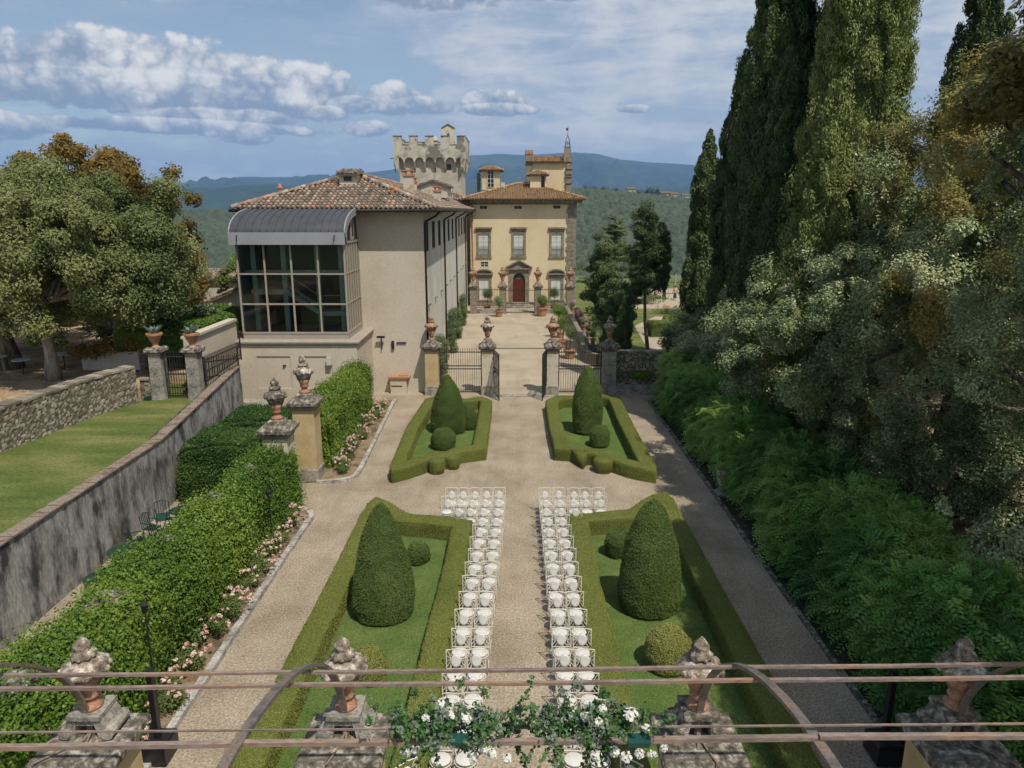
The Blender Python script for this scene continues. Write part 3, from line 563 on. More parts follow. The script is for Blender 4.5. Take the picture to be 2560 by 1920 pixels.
# podium below the stair bay
m = MB(); m.add([(-14.6, 36.9, 0), (-8.2, 36.9, 0), (-8.2, 41, 0), (-8.2, 41, 3.62), (-8.2, 36.9, 3.62), (-14.6, 36.9, 3.62), (-14.6, 41, 0), (-14.6, 41, 3.62)], [(1, 2, 3, 4), (6, 0, 5, 7), (4, 3, 7, 5)])
holed(m, (-14.6, 36.9, 0), (1, 0, 0), (0, -1, 0), 6.4, 3.62, [(1.05, 2.85, 1.25, 3.0), (3.3, 5.05, 1.25, 3.0)], .05); m.add([(-13.55, 36.95, 1.25), (-11.75, 36.95, 1.25), (-11.75, 36.95, 3.0), (-13.55, 36.95, 3.0)], [(0, 1, 2, 3)]); m.add([(-11.3, 36.95, 1.25), (-9.55, 36.95, 1.25), (-9.55, 36.95, 3.0), (-11.3, 36.95, 3.0)], [(0, 1, 2, 3)])
pod = m.build('podium', BEIGE, W)
c = MB(); c.frus(-11.4, 38.9, [(3.60, 3.27, 2.07), (3.72, 3.34, 2.14), (3.80, 3.34, 2.14), (3.83, 3.24, 2.06)]); c.build('coping', MULL, pod)
MB().lathe(-12.1, 36.93, [(.09, -.02), (.09, .03)], 12, z=2.5).build('vent', DARK, pod)
MB().box(-9.8, -9.55, 36.7, 36.95, 2.55, 2.98).build('meter_box', BEIGE2, pod)
m = MB(); m.tube([(-7.62, 40.9, 2.6), (-7.62, 40.9, 3.35)], .03, 6); m.box(-7.85, -7.4, 40.7, 40.82, 3.3, 3.42); m.build('wall_lamp', PIPE, W); MB().box(-6.75, -6.2, 40.93, 40.995, 2.95, 3.02).build('wall_slot', PIPE, W); MB().box(-7.05, -6.9, 40.9, 40.995, 2.6, 3.1).build('wall_box', PIPE, W)
bk = MB().box(-7.15, -6.2, 40.55, 40.99, 0, .95).build('meter_cupboard', BEIGE, W); b2 = MB().box(-7.25, -6.0, 40.45, 40.99, .95, 1.05); b2.box(-6.65, -6.15, 40.6, 40.9, 1.05, 1.12); b2.build('shelf', BRICK, bk); MB().box(-7.1, -6.45, 40.53, 40.549, .45, .5).build('slot', PIPE, bk)
# the stair bay: plinth, glazing bars, panes, green steel inside, barrel roof
GX0, GX1, GY0, GY1, GZ0, GZ1 = -14.3, -8.72, 37.45, 40.98, 4.12, 8.86
MB().box(GX0-.02, GX1+.02, GY0-.02, GY1, 3.83, GZ0).build('bay_plinth', MULL, W)
f = MB(); xs = [GX0+(GX1-GX0)*i/4 for i in range(5)]; zs = [GZ0+(GZ1-GZ0)*i/3 for i in range(4)]
for x in xs: f.box(x-.045, x+.045, GY0-.04, GY0+.07, GZ0, GZ1)
for z in zs[1:3]: f.box(GX0, GX1, GY0-.03, GY0+.05, z-.04, z+.04)
f.box(GX0, GX1, GY0-.045, GY0+.08, GZ0, GZ0+.09); ys = [GY0+(GY1-GY0)*i/6 for i in range(7)]
for y in ys[1:]: f.box(GX1-.05, GX1+.035, y-.03, y+.03, GZ0, GZ1+.0)
for z in zs[1:3]: f.box(GX1-.04, GX1+.03, GY0, GY1, z-.025, z+.025)
f.box(GX1-.06, GX1+.04, GY0, GY1, GZ0, GZ0+.08); f.box(GX1-.06, GX1+.045, GY0, GY1, GZ1-.04, GZ1+.06)
fr = f.build('glazing_bars', MULL, W)
for i in range(4):
    for j in range(3): MB().add([(xs[i], GY0+.02, zs[j]), (xs[i+1], GY0+.02, zs[j]), (xs[i+1], GY0+.02, zs[j+1]), (xs[i], GY0+.02, zs[j+1])], [(0, 1, 2, 3)]).build('pane', GLASSF, fr)
for i in range(6):
    for j in range(3): MB().add([(GX1-.01, ys[i], zs[j]), (GX1-.01, ys[i+1], zs[j]), (GX1-.01, ys[i+1], zs[j+1]), (GX1-.01, ys[i], zs[j+1])], [(0, 1, 2, 3)]).build('pane', BLIND, fr)
# barrel roof profile in y, z
prof = [(GY0-.35, GZ1+.5)]+[(GY1-(GY1-GY0+.35)*math.cos(a), GZ1+.5+1.28*math.sin(a)) for a in [R(8+10.2*k) for k in range(9)]]
rf = MB(); n = len(prof); vs = [(GX0-.18, y, z) for y, z in prof]+[(GX1+.12, y, z) for y, z in prof]; rf.add(vs, [(i, i+1, n+i+1, n+i) for i in range(n-1)])
vs = [(GX0-.18, y+.02, z-.09) for y, z in prof]+[(GX1+.12, y+.02, z-.09) for y, z in prof]; rf.add(vs, [(i+n, i+n+1, i+1, i) for i in range(n-1)])
barrel = rf.build('barrel_roof', ZINC, W, smooth=True)
sm = MB()
for k in range(1, 15):
    x = GX0-.18+(GX1-GX0+.3)*k/15; sm.tube([(x, y, z+.012) for y, z in prof], .016, 4, flat=(1, 1.3))
sm.build('standing_seams', ZINC, barrel)
fa = MB(); fa.box(GX0-.22, GX1+.16, GY0-.42, GY0-.36, GZ1-.06, GZ1+.56)
for x in (GX0-.22, GX1+.12):   # curved side bands
    band = [(y, z) for y, z in prof]; inner = [(GY1-(GY1-GY0-.05)*math.cos(a), GZ1+.32+1.12*math.sin(a)) for a in [R(8+10.2*k) for k in range(9)]]; inner = [(GY0+.0, GZ1-.06)]+inner
    vs = [(x, y, z+.03) for y, z in band]+[(x, y, z) for y, z in inner]; vs2 = [(x+.06, y, z) for _, y, z in vs]; N2 = len(vs)
    fa.add(vs+vs2, [(i, i+1, n+i+1, n+i) for i in range(n-1)]+[(N2+n+i, N2+n+i+1, N2+i+1, N2+i) for i in range(n-1)]+[(i+1, i, N2+i, N2+i+1) for i in range(n-1)]+[(n+i, n+i+1, N2+n+i+1, N2+n+i) for i in range(n-1)])
fa.add([(GX0-.16, GY0-.36, GZ1-.06), (GX1+.12, GY0-.36, GZ1-.06), (GX1+.12, GY0, GZ1-.06), (GX0-.16, GY0, GZ1-.06)], [(0, 1, 2, 3)])
fa.build('fascia', FASC, barrel)
ho = MB()
for x in (GX0+.25, GX1-.35): ho.tube([(x, GY0-.44, GZ1+.42), (x, GY0-.5, GZ1+.40), (x-.02, GY0-.5, GZ1+.12)], .028, 6)
ho.build('overflow_spout', PIPE, barrel)
gb = MB(); gb.add([(GX1-.02, y, z) for y, z in [(GY0+.3, GZ1)]+[(GY1-(GY1-GY0-.05)*math.cos(a), GZ1+.3+1.1*math.sin(a)) for a in [R(14+10.2*k) for k in range(8)]]+[(GY1, GZ1)]], [tuple(range(10))]); gb.build('gable_glazing', DARK, W)
gw = MB(); gw.box(GX1-.015, GX1+.03, GY0+1.75, GY0+2.5, GZ1+.1, GZ1+1.15); gwo = gw.build('gable_window', MULL, W); MB().box(GX1+.031, GX1+.036, GY0+1.95, GY0+2.3, GZ1+.3, GZ1+.95).build('pane', DARK, gwo)
st = MB()
for x in (-13.75, -12.15, -10.35, -9.1): st.box(x-.13, x+.13, GY0+.75, GY0+.98, 3.84, GZ1+.3)
st.box(GX0+.05, GX1-.1, GY0+.78, GY0+.95, 7.28, 7.42); st.box(GX0+.05, GX1-.1, GY0+.7, GY0+1.0, 8.9, 9.05)
st.build('steel_columns', GREENST, W)
sr = MB(); sr.slab([(-13.9, GY0+.55, 6.15), (-12.1, GY0+.55, 6.15), (-12.1, GY0+.55, 6.42), (-13.9, GY0+.55, 6.42)], (0, 1.0, 0))
sr.slab([(-12.1, GY0+.5, 6.2), (-10.3, GY0+.5, 5.0), (-10.3, GY0+.5, 5.3), (-12.1, GY0+.5, 6.5)], (0, .12, 0)); sr.slab([(-12.1, GY0+1.5, 6.2), (-10.3, GY0+1.5, 5.0), (-10.3, GY0+1.5, 5.3), (-12.1, GY0+1.5, 6.5)], (0, .12, 0))
sr.slab([(-10.3, GY0+.5, 5.0), (-8.85, GY0+.5, 5.0), (-8.85, GY0+.5, 5.25), (-10.3, GY0+.5, 5.25)], (0, 1.2, 0))
for k in range(9): sr.box(-12.0+k*.19, -11.8+k*.19, GY0+.6, GY0+1.5, 6.12-k*.13, 6.17-k*.13)
sr.tube([(-12.1, GY0+.5, 7.3), (-10.3, GY0+.5, 6.1), (-8.9, GY0+.5, 6.1)], .025, 5); sr.build('staircase', GREENST, W)
MB().box(GX0+.05, GX1-.1, GY1-.1, GY1-.02, 3.9, 10).build('bay_back_wall', M('dark green inner wall', (.02, .028, .024), (.028, .036, .03), scale=1), W)
MB().box(GX0+.03, GX0+.08, GY0+.1, GY1-.1, 3.9, 9).build('bay_side_wall', GREENST, W)

# ============================================================ VILLA
VY = 80.0
V_ = thing('villa', 'warm yellow villa with grey stone window surrounds and an arched red door', 'building', (1.4, VY, 0))
holes = [(-3.69, -2.57, 5.7, 8.05), (.2, 1.28, 5.7, 8.05), (4.38, 5.5, 5.7, 8.05), (-3.69, -2.57, .9, 3.15), (4.38, 5.5, .9, 3.15), (.1, 1.47, .45, 3.75)]
hsm = [(-3.52, -2.72, 10.68, 11.0), (.25, 1.08, 10.68, 11.0), (4.52, 5.3, 10.72, 11.04), (-3.46, -2.66, 4.45, 4.97)]
holes += hsm
m = MB(); holed(m, (-4.6, VY, 0), (1, 0, 0), (0, -1, 0), 11.6, 11.7, [(a+4.6, b+4.6, c, d) for a, b, c, d in holes], .22)
m.add([(7.0, VY, 0), (7.0, 96, 0), (7.0, 96, 11.7), (7.0, VY, 11.7)], [(0, 1, 2, 3)]); m.add([(7, 96, 0), (-13.2, 96, 0), (-13.2, 96, 11.7), (7, 96, 11.7)], [(0, 1, 2, 3)])
m.add([(-4.6, 84, 0), (-4.6, VY, 0), (-4.6, VY, 11.7), (-4.6, 84, 11.7)], [(0, 1, 2, 3)]); m.add([(-13.2, 84, 0), (-4.6, 84, 0), (-4.6, 84, 11.7), (-13.2, 84, 11.7)], [(0, 1, 2, 3)])
m.build('wall', VILLA, V_)
q = MB()
for k in range(21):   # corner stones
    z = .5+k*.51; w = 1.05 if k % 2 else .9
    q.box(7.0-w, 7.07, VY-.07, VY+.6, z, z+.485)
q.build('corner_stones', PIETRA, V_); MB().box(-4.6, 7.12, VY-.1, VY, 0, .5).build('plinth', PIETRA, V_)
b = MB(); b.box(-4.6, 7.1, VY-.08, VY, 11.15, 11.3)
for k in range(21): b.box(-4.5+k*.575, -4.28+k*.575, VY-.75, VY-.08, 11.32, 11.58)
for k in range(20): b.box(7.08, 7.7, VY+.3+k*.75, VY+.52+k*.75, 11.32, 11.58)
for k in range(14): b.box(-12.9+k*.6, -12.7+k*.6, 83.3, 83.95, 11.32, 11.58)
b.build('eave_brackets', PIETRA, V_)
MB().box(-13.9, 7.9, 83.2, 96.5, 11.6, 11.7).box(-4.9, 7.9, VY-.9, 83.2, 11.6, 11.7).build('eaves', PIETRA, V_)
# windows
def window_up(x0, x1, z0, z1):
    p = MB().box(x0, x1, VY+.06, VY+.2, z0, z1).build('window', SHUT, V_)
    s = MB()
    cx = (x0+x1)/2; s.box(cx-.015, cx+.015, VY+.045, VY+.06, z0, z1)
    for k in range(1, 5): z = z0+(z1-z0)*k/5; s.box(x0, x1, VY+.05, VY+.06, z-.015, z+.015)
    s.build('shutter_rails', M('shutter joint', (.25, .27, .25)) if 'shutter joint' not in bpy.data.materials else bpy.data.materials['shutter joint'], p)
    f = MB(); w = .26; f.box(x0-w, x0, VY-.06, VY, z0-.15, z1+.28); f.box(x1, x1+w, VY-.06, VY, z0-.15, z1+.28); f.box(x0, x1, VY-.06, VY, z1, z1+.28); f.box(x0-w-.08, x1+w+.08, VY-.14, VY, z0-.3, z0-.15); f.box(x0, x1, VY-.05, VY+.1, z0-.15, z0)
    f.box(x0-w-.12, x1+w+.12, VY-.25, VY, z1+.50, z1+.68); f.box(x0-w-.02, x1+w+.02, VY-.14, VY, z1+.36, z1+.50); f.build('frame', PIETRA, p)
    g = MB(); g.box(x0, x1, VY-.04, VY-.015, z0+.78, z0+.82); g.box(x0, x1, VY-.04, VY-.015, z0+.03, z0+.06)
    for k in range(9): xx = x0+.06+(x1-x0-.12)*k/8; g.box(xx-.012, xx+.012, VY-.04, VY-.015, z0+.06, z0+.78)
    g.build('railing', IRON, p)
for x0, x1 in ((-3.69, -2.57), (.2, 1.28), (4.38, 5.5)): window_up(x0, x1, 5.7, 8.05)
def arc_ped(mb, x0, x1, z, h, y, d=.28, n=10):
    cx = (x0+x1)/2; hw = (x1-x0)/2; pts = [(cx-hw*math.cos(PI*k/n), z+.14+h*math.sin(PI*k/n)) for k in range(n+1)]; inn = [(cx-(hw-.18)*math.cos(PI*k/n), z+.14+(h-.16)*math.sin(PI*k/n)) for k in range(n+1)]
    for k in range(n): mb.slab([(pts[k][0], y, pts[k][1]), (inn[k][0], y, inn[k][1]), (inn[k+1][0], y, inn[k+1][1]), (pts[k+1][0], y, pts[k+1][1])], (0, -d, 0))
    mb.box(x0, x1, y-d, y, z, z+.14); mb.slab([(p[0], y, p[1]) for p in inn], (0, -.06, 0))
for x0, x1 in ((-3.69, -2.57), (4.38, 5.5)):
    p = MB().box(x0, x1, VY+.06, VY+.2, .9, 3.15).build('window', SHUT, V_); s = MB(); cx = (x0+x1)/2; s.box(cx-.02, cx+.02, VY+.045, VY+.06, .9, 3.15); s.build('shutter_rails', PIETRA, p)
    f = MB(); f.box(x0-.28, x0, VY-.07, VY, .75, 3.5); f.box(x1, x1+.28, VY-.07, VY, .75, 3.5); f.box(x0, x1, VY-.07, VY, 3.15, 3.5); f.box(x0-.4, x1+.4, VY-.16, VY, .6, .75); arc_ped(f, x0-.45, x1+.45, 3.55, .52, VY); f.build('frame', PIETRA, p)
d = MB(); cx = .785; d.box(.1, 1.47, VY+.14, VY+.2, .45, 3.05); dr = d.build('door', DOORM, V_)
pn = MB()
for s in (-1, 1):
    for z0, z1 in ((.65, 1.6), (1.75, 2.85)): pn.box(cx+s*.35-.24, cx+s*.35+.24, VY+.11, VY+.14, z0, z1)
pn.box(cx-.02, cx+.02, VY+.1, VY+.14, .5, 3.05); pn.build('panels', DOORM, dr)
fn = MB(); fn.box(.1, 1.47, VY+.17, VY+.2, 3.05, 3.75); fo = fn.build('fanlight', DARK, V_); sp_ = MB()
for k in range(7): a = PI*k/6; sp_.tube([(cx, VY+.13, 3.07), (cx+.62*math.cos(a), VY+.13, 3.07+.62*math.sin(a))], .02, 4)
sp_.tube([(cx+.3*math.cos(PI*k/8), VY+.12, 3.07+.3*math.sin(PI*k/8)) for k in range(9)], .018, 4); sp_.build('spokes', PIETRA, fo)
f = MB(); n = 12
f.box(-.35, .1, VY-.1, VY, .45, 3.06); f.box(1.47, 1.92, VY-.1, VY, .45, 3.06)
for k in range(n):
    a0, a1 = PI*k/n, PI*(k+1)/n; r0_, x_ = .66, 0
    def P_(a, r): return (cx+r*math.cos(a), VY-.1, 3.06+r*math.sin(a))
    def Q_(a):  # to the square outside
        c_, s_ = math.cos(a), math.sin(a); k_ = min(1.135/max(abs(c_), 1e-6), .96/max(s_, 1e-6)); return (cx+c_*k_, VY-.1, 3.06+s_*k_)
    f.slab([P_(a0, .66), Q_(a0), Q_(a1), P_(a1, .66)], (0, .16, 0))
f.box(-.42, 1.99, VY-.16, VY, 4.02, 4.14); f.slab([(-.65, VY, 4.2), (2.2, VY, 4.2), (2.2, VY, 4.34), (.785, VY, 5.1), (-.65, VY, 4.34)], (0, -.12, 0)); f.slab([(-.7, VY, 4.14), (2.25, VY, 4.14), (2.25, VY, 4.26), (-.7, VY, 4.26)], (0, -.34, 0))
f.slab([(-.72, VY, 4.27), (.785, VY, 5.06), (.785, VY, 5.22), (-.72, VY, 4.42)], (0, -.34, 0)); f.slab([(2.27, VY, 4.27), (2.27, VY, 4.42), (.785, VY, 5.22), (.785, VY, 5.06)], (0, -.34, 0)); f.build('door_surround', PIETRA, V_)
MB().box(-.8, 2.3, VY-1.5, VY-.1, 0, .16).box(-.5, 2.0, VY-1.1, VY-.1, .16, .31).box(-.3, 1.85, VY-.75, VY-.1, .31, .45).build('steps', STONE, V_)
for a, b_, c, d_ in hsm:
    p = MB().box(a, b_, VY+.1, VY+.2, c, d_).build('small_window', DARK, V_); f = MB(); xm = (a+b_)/2
    f.box(xm-.035, xm+.035, VY+.05, VY+.1, c, d_); zc_ = (c+d_)/2
    if d_ < 6: f.box(a, b_, VY+.05, VY+.1, zc_-.03, zc_+.03); f.box(a-.08, a, VY-.03, VY, c-.08, d_+.08); f.box(b_, b_+.08, VY-.03, VY, c-.08, d_+.08); f.box(a, b_, VY-.03, VY, d_, d_+.08); f.box(a, b_, VY-.03, VY, c-.08, c)
    f.build('frame', WHITE if d_ < 6 else PIETRA, p)
MB().tube([(-4.45, VY-.7, 11.5), (-4.35, VY-.12, 11.0), (-4.35, VY-.12, .3)], .055, 6).build('drainpipe', TERRA, V_)
hip(V_, -5.4, 8.0, 79.0, 91, 11.72, 1.75, TILE2, .27, .42, bt=.55)
hip(V_, -14.2, -4.5, 83.1, 96.6, 11.7, 1.35, TILE1, .3, .45, bt=.6)
# roof lanterns of the villa
def lantern(name, x, y, hw, z0, z1, zt, mat, ov=.4, glass_dx=0, gw=.34, side=False):
    p = MB().box(x-hw, x+hw, y-hw, y+hw, z0, z1).build(name, mat, V_)
    if not side:
        g = MB().box(x-gw+glass_dx, x+gw+glass_dx, y-hw-.04, y-hw, z0+.3, z1-.05).build('lantern_window', GLASSW, p); 
        f = MB()
        for k in range(3): xx = x-gw+glass_dx+gw*k; f.box(xx-.03, xx+.03, y-hw-.09, y-hw-.05, z0+.3, z1-.05)
        for k in range(5): z = z0+.3+(z1-z0-.35)*k/4; f.box(x-gw+glass_dx, x+gw+glass_dx, y-hw-.085, y-hw-.05, z-.025, z+.025)
        f.build('bars', SHUT, p)
    return p
p = lantern('roof_lantern', -2.4, 85, 1.02, 12.8, 14.95, 15.6, VILLA, gw=.36, glass_dx=-.02)
def pyr(parent, x, y, hw, z, h, mat):
    o = MB(); o.add([(x-hw, y-hw, z), (x+hw, y-hw, z), (x+hw, y+hw, z), (x-hw, y+hw, z)], [(3, 2, 1, 0)]); o.build('soffit', PIETRA, parent); s = math.hypot(hw, h)
    for O, U, Wv in (((x-hw, y-hw, z), (1, 0, 0), (0, hw, h)), ((x+hw, y-hw, z), (0, 1, 0), (-hw, 0, h)), ((x+hw, y+hw, z), (-1, 0, 0), (0, -hw, h)), ((x-hw, y+hw, z), (0, -1, 0), (hw, 0, h))): tiled('lantern_roof', O, U, Wv, [(0, 0), (2*hw, 0), (hw, s)], mat, parent, .25, .35, base_t=.62)
pyr(p, -2.4, 85, 1.42, 14.95, .55, TILE2)
MB().box(-4.05, -3.65, 85, 85.6, 12.6, 14.7).build('chimney', PIETRA, V_)
c = MB().box(-1.25, -.8, 83.2, 83.7, 12.5, 13.6).build('chimney', WPLAST, V_)
p = MB().box(1.75, 6.35, 86.5, 90.5, 12.8, 16.0).build('roof_tower', VILLA, V_)
tiled('tower_roof', (1.6, 86.1, 16.0), (1, 0, 0), (0, 2.2, .75), [(0, 0), (4.6, 0), (4.6, 2.3), (0, 2.3)], TILE2, p, base_t=.65)
q = MB().box(1.55, 2.4, 86.3, 87.2, 12.8, 16.85).build('stack', PIETRA, p); MB().box(1.5, 2.45, 86.25, 87.25, 16.85, 17.3).build('cap', TERRA, q)
bc_ = MB(); bc_.box(6.0, 7.0, 86.2, 87.0, 16.0, 16.6); bc_.frus(6.45, 86.6, [(16.6, .48, .4), (17.0, .4, .36), (17.6, .33, .3), (17.7, .38, .34)]); bc_.box(6.35, 6.95, 86.3, 87.0, 12.6, 16.0)
for z in (13.6, 14.3, 14.6, 15.2): bc_.box(6.25, 7.05, 86.2, 87.05, z, z+.14)
bc = bc_.build('bell_pier', PIETRA, p)
ir = MB()
for a, b_ in ((-1, -1), (1, -1), (1, 1), (-1, 1)): ir.tube([(6.45+a*.28, 86.6+b_*.28, 17.7), (6.45+a*.2, 86.6+b_*.2, 18.4), (6.45, 86.6, 19.0)], .035, 4)
ir.tube([(6.45, 86.6, 19.0), (6.45, 86.6, 20.0)], .03, 4); ir.box(6.25, 6.5, 86.59, 86.61, 19.5, 19.75); ir.build('bell_cage', IRON, bc); MB().lathe(6.45, 86.6, [(.22, 0), (.2, .06), (.13, .2), (.1, .32), (.03, .38)], 12, z=17.95).build('bell', PIETRA, bc)
p = MB().box(2.05, 3.85, 83.2, 85, 12.6, 14.42).build('roof_lantern', VILLA, V_); pyr(p, 2.95, 84.1, 1.25, 14.42, .55, TILE2); MB().box(3.3, 3.7, 83.14, 83.19, 13.1, 14.3).build('lantern_window', GLASSW, p)

# ============================================================ BATTLEMENTED TOWER
T = thing('crenellated_tower', 'old square tower with battlements and arched corbels, flaking grey plaster', 'tower', (-10.15, 96, 0))
x0, x1, y0, y1 = -13.95, -6.35, 92.2, 99.6
MB().frus((x0+x1)/2, (y0+y1)/2, [(6, 3.8, 3.7), (16.9, 3.85, 3.75)]).build('shaft', TOWERB, T)
ov = .62; m = MB(); zt0, zt1 = 16.35, 17.05
def corbels(A, B, nrm, n):   # row of arches between A and B, standing out by ov along nrm
    A = Vector(A); B = Vector(B); nrm = Vector(nrm); L = (B-A).length; U = (B-A)/L; w = L/n; hw = w/2*.84
    for k in range(n):
        c = A+U*(w*(k+.5)); K = 8
        arc = [(c-U*hw*math.cos(PI*j/K), hw*math.sin(PI*j/K)) for j in range(K+1)]
        for j in range(K):
            a, b = arc[j], arc[j+1]; pa = a[0]+Vector((0, 0, zt0+a[1])); pb = b[0]+Vector((0, 0, zt0+b[1])); ta = a[0]+Vector((0, 0, zt1)); tb = b[0]+Vector((0, 0, zt1))
            m.add([pa, pb, tb, ta], [(0, 1, 2, 3)]); m.add([pa, pb, pb-nrm*ov, pa-nrm*ov], [(3, 2, 1, 0)])
    for k in range(n+1):
        c = A+U*w*k; g = (w/2-hw)
        l = c-U*g if k > 0 else c; r = c+U*g if k < n else c
        m.add([l+Vector((0, 0, zt0)), r+Vector((0, 0, zt0)), r+Vector((0, 0, zt1)), l+Vector((0, 0, zt1))], [(0, 1, 2, 3)])
        lo = Vector((0, 0, 15.1)); bk = -nrm*ov
        m.add([l+Vector((0, 0, zt0)), r+Vector((0, 0, zt0)), r+bk+lo, l+bk+lo, l+bk+Vector((0, 0, zt1)), r+bk+Vector((0, 0, zt1)), l+bk*.5+Vector((0, 0, 15.6)), r+bk*.5+Vector((0, 0, 15.6))],
              [(0, 6, 7, 1), (6, 3, 2, 7), (0, 4, 3, 6), (1, 7, 2, 5)])
X0, X1, Y0, Y1 = x0-ov, x1+ov, y0-ov, y1+ov
corbels((X0, Y0, 0), (X1, Y0, 0), (0, -1, 0), 7); corbels((X1, Y0, 0), (X1, Y1, 0), (1, 0, 0), 7); corbels((X0, Y1, 0), (X0, Y0, 0), (-1, 0, 0), 7)
m.build('corbels', TOWERM, T)
pr = MB(); th_ = .5; z0_, z1_ = zt1, 18.35
for a, b, c, d in ((X0, X1, Y0, Y0+th_), (X0, X1, Y1-th_, Y1), (X0, X0+th_, Y0+th_, Y1-th_), (X1-th_, X1, Y0+th_, Y1-th_)): pr.box(a, b, c, d, z0_, z1_)
pr.box(X0+th_, X1-th_, Y0+th_, Y1-th_, z0_, z0_+.3); pr.build('parapet', TOWERM, T)
L_ = X1-X0; mw = 1.02; gap = (L_-5*mw)/4
for i in range(5):
    xa = X0+i*(mw+gap)
    for yy in (Y0, Y1-th_):
        o = MB().box(xa, xa+mw, yy, yy+th_, z1_, 19.35).build('merlon', TOWERM, T); MB().box(xa-.05, xa+mw+.05, yy-.06, yy+th_+.06, 19.35, 19.43).build('coping', PIETRA, o)
    if 0 < i < 4:
        ya = Y0+i*(mw+gap)
        for xx in (X0, X1-th_):
            o = MB().box(xx, xx+th_, ya, ya+mw, z1_, 19.35).build('merlon', TOWERM, T); MB().box(xx-.06, xx+th_+.06, ya-.05, ya+mw+.05, 19.35, 19.43).build('coping', PIETRA, o)
cp = MB()
for i in range(4): xa = X0+mw+i*(mw+gap); cp.box(xa+.05, xa+gap-.05, Y0-.05, Y0+th_+.05, z1_+.001, z1_+.06)
cp.build('parapet_coping', PIETRA, T)
bg = MB(); bx = -7.95; by = 93.2; bg.box(bx-.72, bx-.27, by, by+.5, 17.3, 20.45); bg.box(bx+.27, bx+.72, by, by+.5, 17.3, 20.45)
for k in range(8):
    a0, a1 = PI*k/8, PI*(k+1)/8; bg.slab([(bx+.27*math.cos(a0), by, 19.9+.27*math.sin(a0)), (bx+.27*math.cos(a1), by, 19.9+.27*math.sin(a1)), (bx+.27*math.cos(a1), by, 20.45), (bx+.27*math.cos(a0), by, 20.45)], (0, .5, 0))
bg.slab([(bx-.72, by, 20.45), (bx+.72, by, 20.45), (bx, by, 20.85)], (0, .5, 0)); bg.box(bx-.26, bx+.26, by, by+.5, 17.3, 18.9)
bgo = bg.build('bell_gable', VILLA, T); MB().slab([(bx-.85, by-.1, 20.4), (bx, by-.1, 20.88), (bx, by-.1, 20.97), (bx-.85, by-.1, 20.49)], (0, .7, 0)).slab([(bx+.85, by-.1, 20.49), (bx, by-.1, 20.97), (bx, by-.1, 20.88), (bx+.85, by-.1, 20.4)], (0, .7, 0)).build('tiled_capping', TILE2, bgo)
MB().lathe(bx, by+.25, [(.2, 0), (.17, .08), (.12, .25), (.04, .34)], 12, z=19.55).build('bell', IRON, bgo)
MB().box(-10.0, -9.3, 93.4, 94.2, 17.3, 19.0).frus(-9.65, 93.8, [(19.0, .42, .5), (19.35, .3, .4), (19.5, .1, .1)]).build('stair_turret', WPLAST, T)
MB().box(-8.2, -7.55, 92.1, 92.2, 15.45, 16.1).build('tower_window', DARK, T)
MB().tube([(X0+.1, Y0+.3, 16.8), (X0-.5, Y0+.1, 16.75)], .06, 5).build('spout', PIETRA, T)
# ============================================================ CLIPPED HEDGES AND TOPIARY
def sweep(path, w, h, closed=True, step=.28, seg=7, z0=0.):
    """box hedge along a centre line, rounded shoulders"""
    P = [Vector((x, y, 0)) for x, y in path]; n = len(P); pts = []
    rng = n if closed else n-1
    for i in range(rng):
        a, b = P[i], P[(i+1) % n]; k = max(1, int((b-a).length/step)); pts += [a+(b-a)*j/k for j in range(k)]
    if not closed: pts.append(P[-1])
    N_ = len(pts); mb = MB(); vs = []
    prof = [(-.5, 0), (-.5, .33), (-.5, .66), (-.495, .95), (-.455, 1), (-.15, 1.0), (.15, 1.0), (.455, 1), (.495, .95), (.5, .66), (.5, .33), (.5, 0)]
    for i, p in enumerate(pts):
        a = pts[(i-1) % N_] if closed else pts[max(i-1, 0)]; b = pts[(i+1) % N_] if closed else pts[min(i+1, N_-1)]
        d1 = (p-a).normalized() if (p-a).length else (b-p).normalized(); d2 = (b-p).normalized() if (b-p).length else d1
        nrm = Vector((-(d1+d2).y, (d1+d2).x, 0)).normalized(); sc = 1/max(.75, nrm.dot(Vector((-d1.y, d1.x, 0))))
        for u, v in prof: vs.append(p+nrm*u*w*sc+Vector((0, 0, z0+v*h)))
    K = len(prof); fs = []
    for i in range(N_ if closed else N_-1):
        j = (i+1) % N_
        for k in range(K-1): fs.append((i*K+k, j*K+k, j*K+k+1, i*K+k+1))
    if not closed: fs += [tuple(range(K)), tuple((N_-1)*K+k for k in range(K-1, -1, -1))]
    return mb.add(vs, fs)
def smooth_path(pts, it=1, closed=True):
    for _ in range(it):
        q = []; n = len(pts)
        for i in range(n if closed else n-1):
            a, b = pts[i], pts[(i+1) % n]; q += [(a[0]*.78+b[0]*.22, a[1]*.78+b[1]*.22), (a[0]*.22+b[0]*.78, a[1]*.22+b[1]*.78)]
        if not closed: q = [pts[0]]+q+[pts[-1]]
        pts = q
    return pts
HG = 'clipped box hedges framing the four lawn beds'
FLp = [(-4.62, 26.75), (-4.72, 32), (-4.45, 37.3), (-4.0, 37.9), (-3.0, 37.15), (-2.4, 37.15), (-1.75, 37.5), (-1.38, 37.0), (-1.38, 33), (-1.42, 29.3), (-2.3, 28.95), (-2.75, 28.3), (-3.15, 28.45), (-3.5, 28.05), (-3.9, 27.55)]
FRp = [(5.5, 26.75), (5.5, 32), (5.6, 37.6), (4.9, 38.2), (3.4, 37.8), (2.6, 37.75), (2.12, 36.9), (2.1, 33), (2.15, 29.3), (2.75, 29.15), (3.1, 28.75), (3.5, 28.75), (3.85, 28.3), (4.3, 27.9), (4.9, 27.2)]
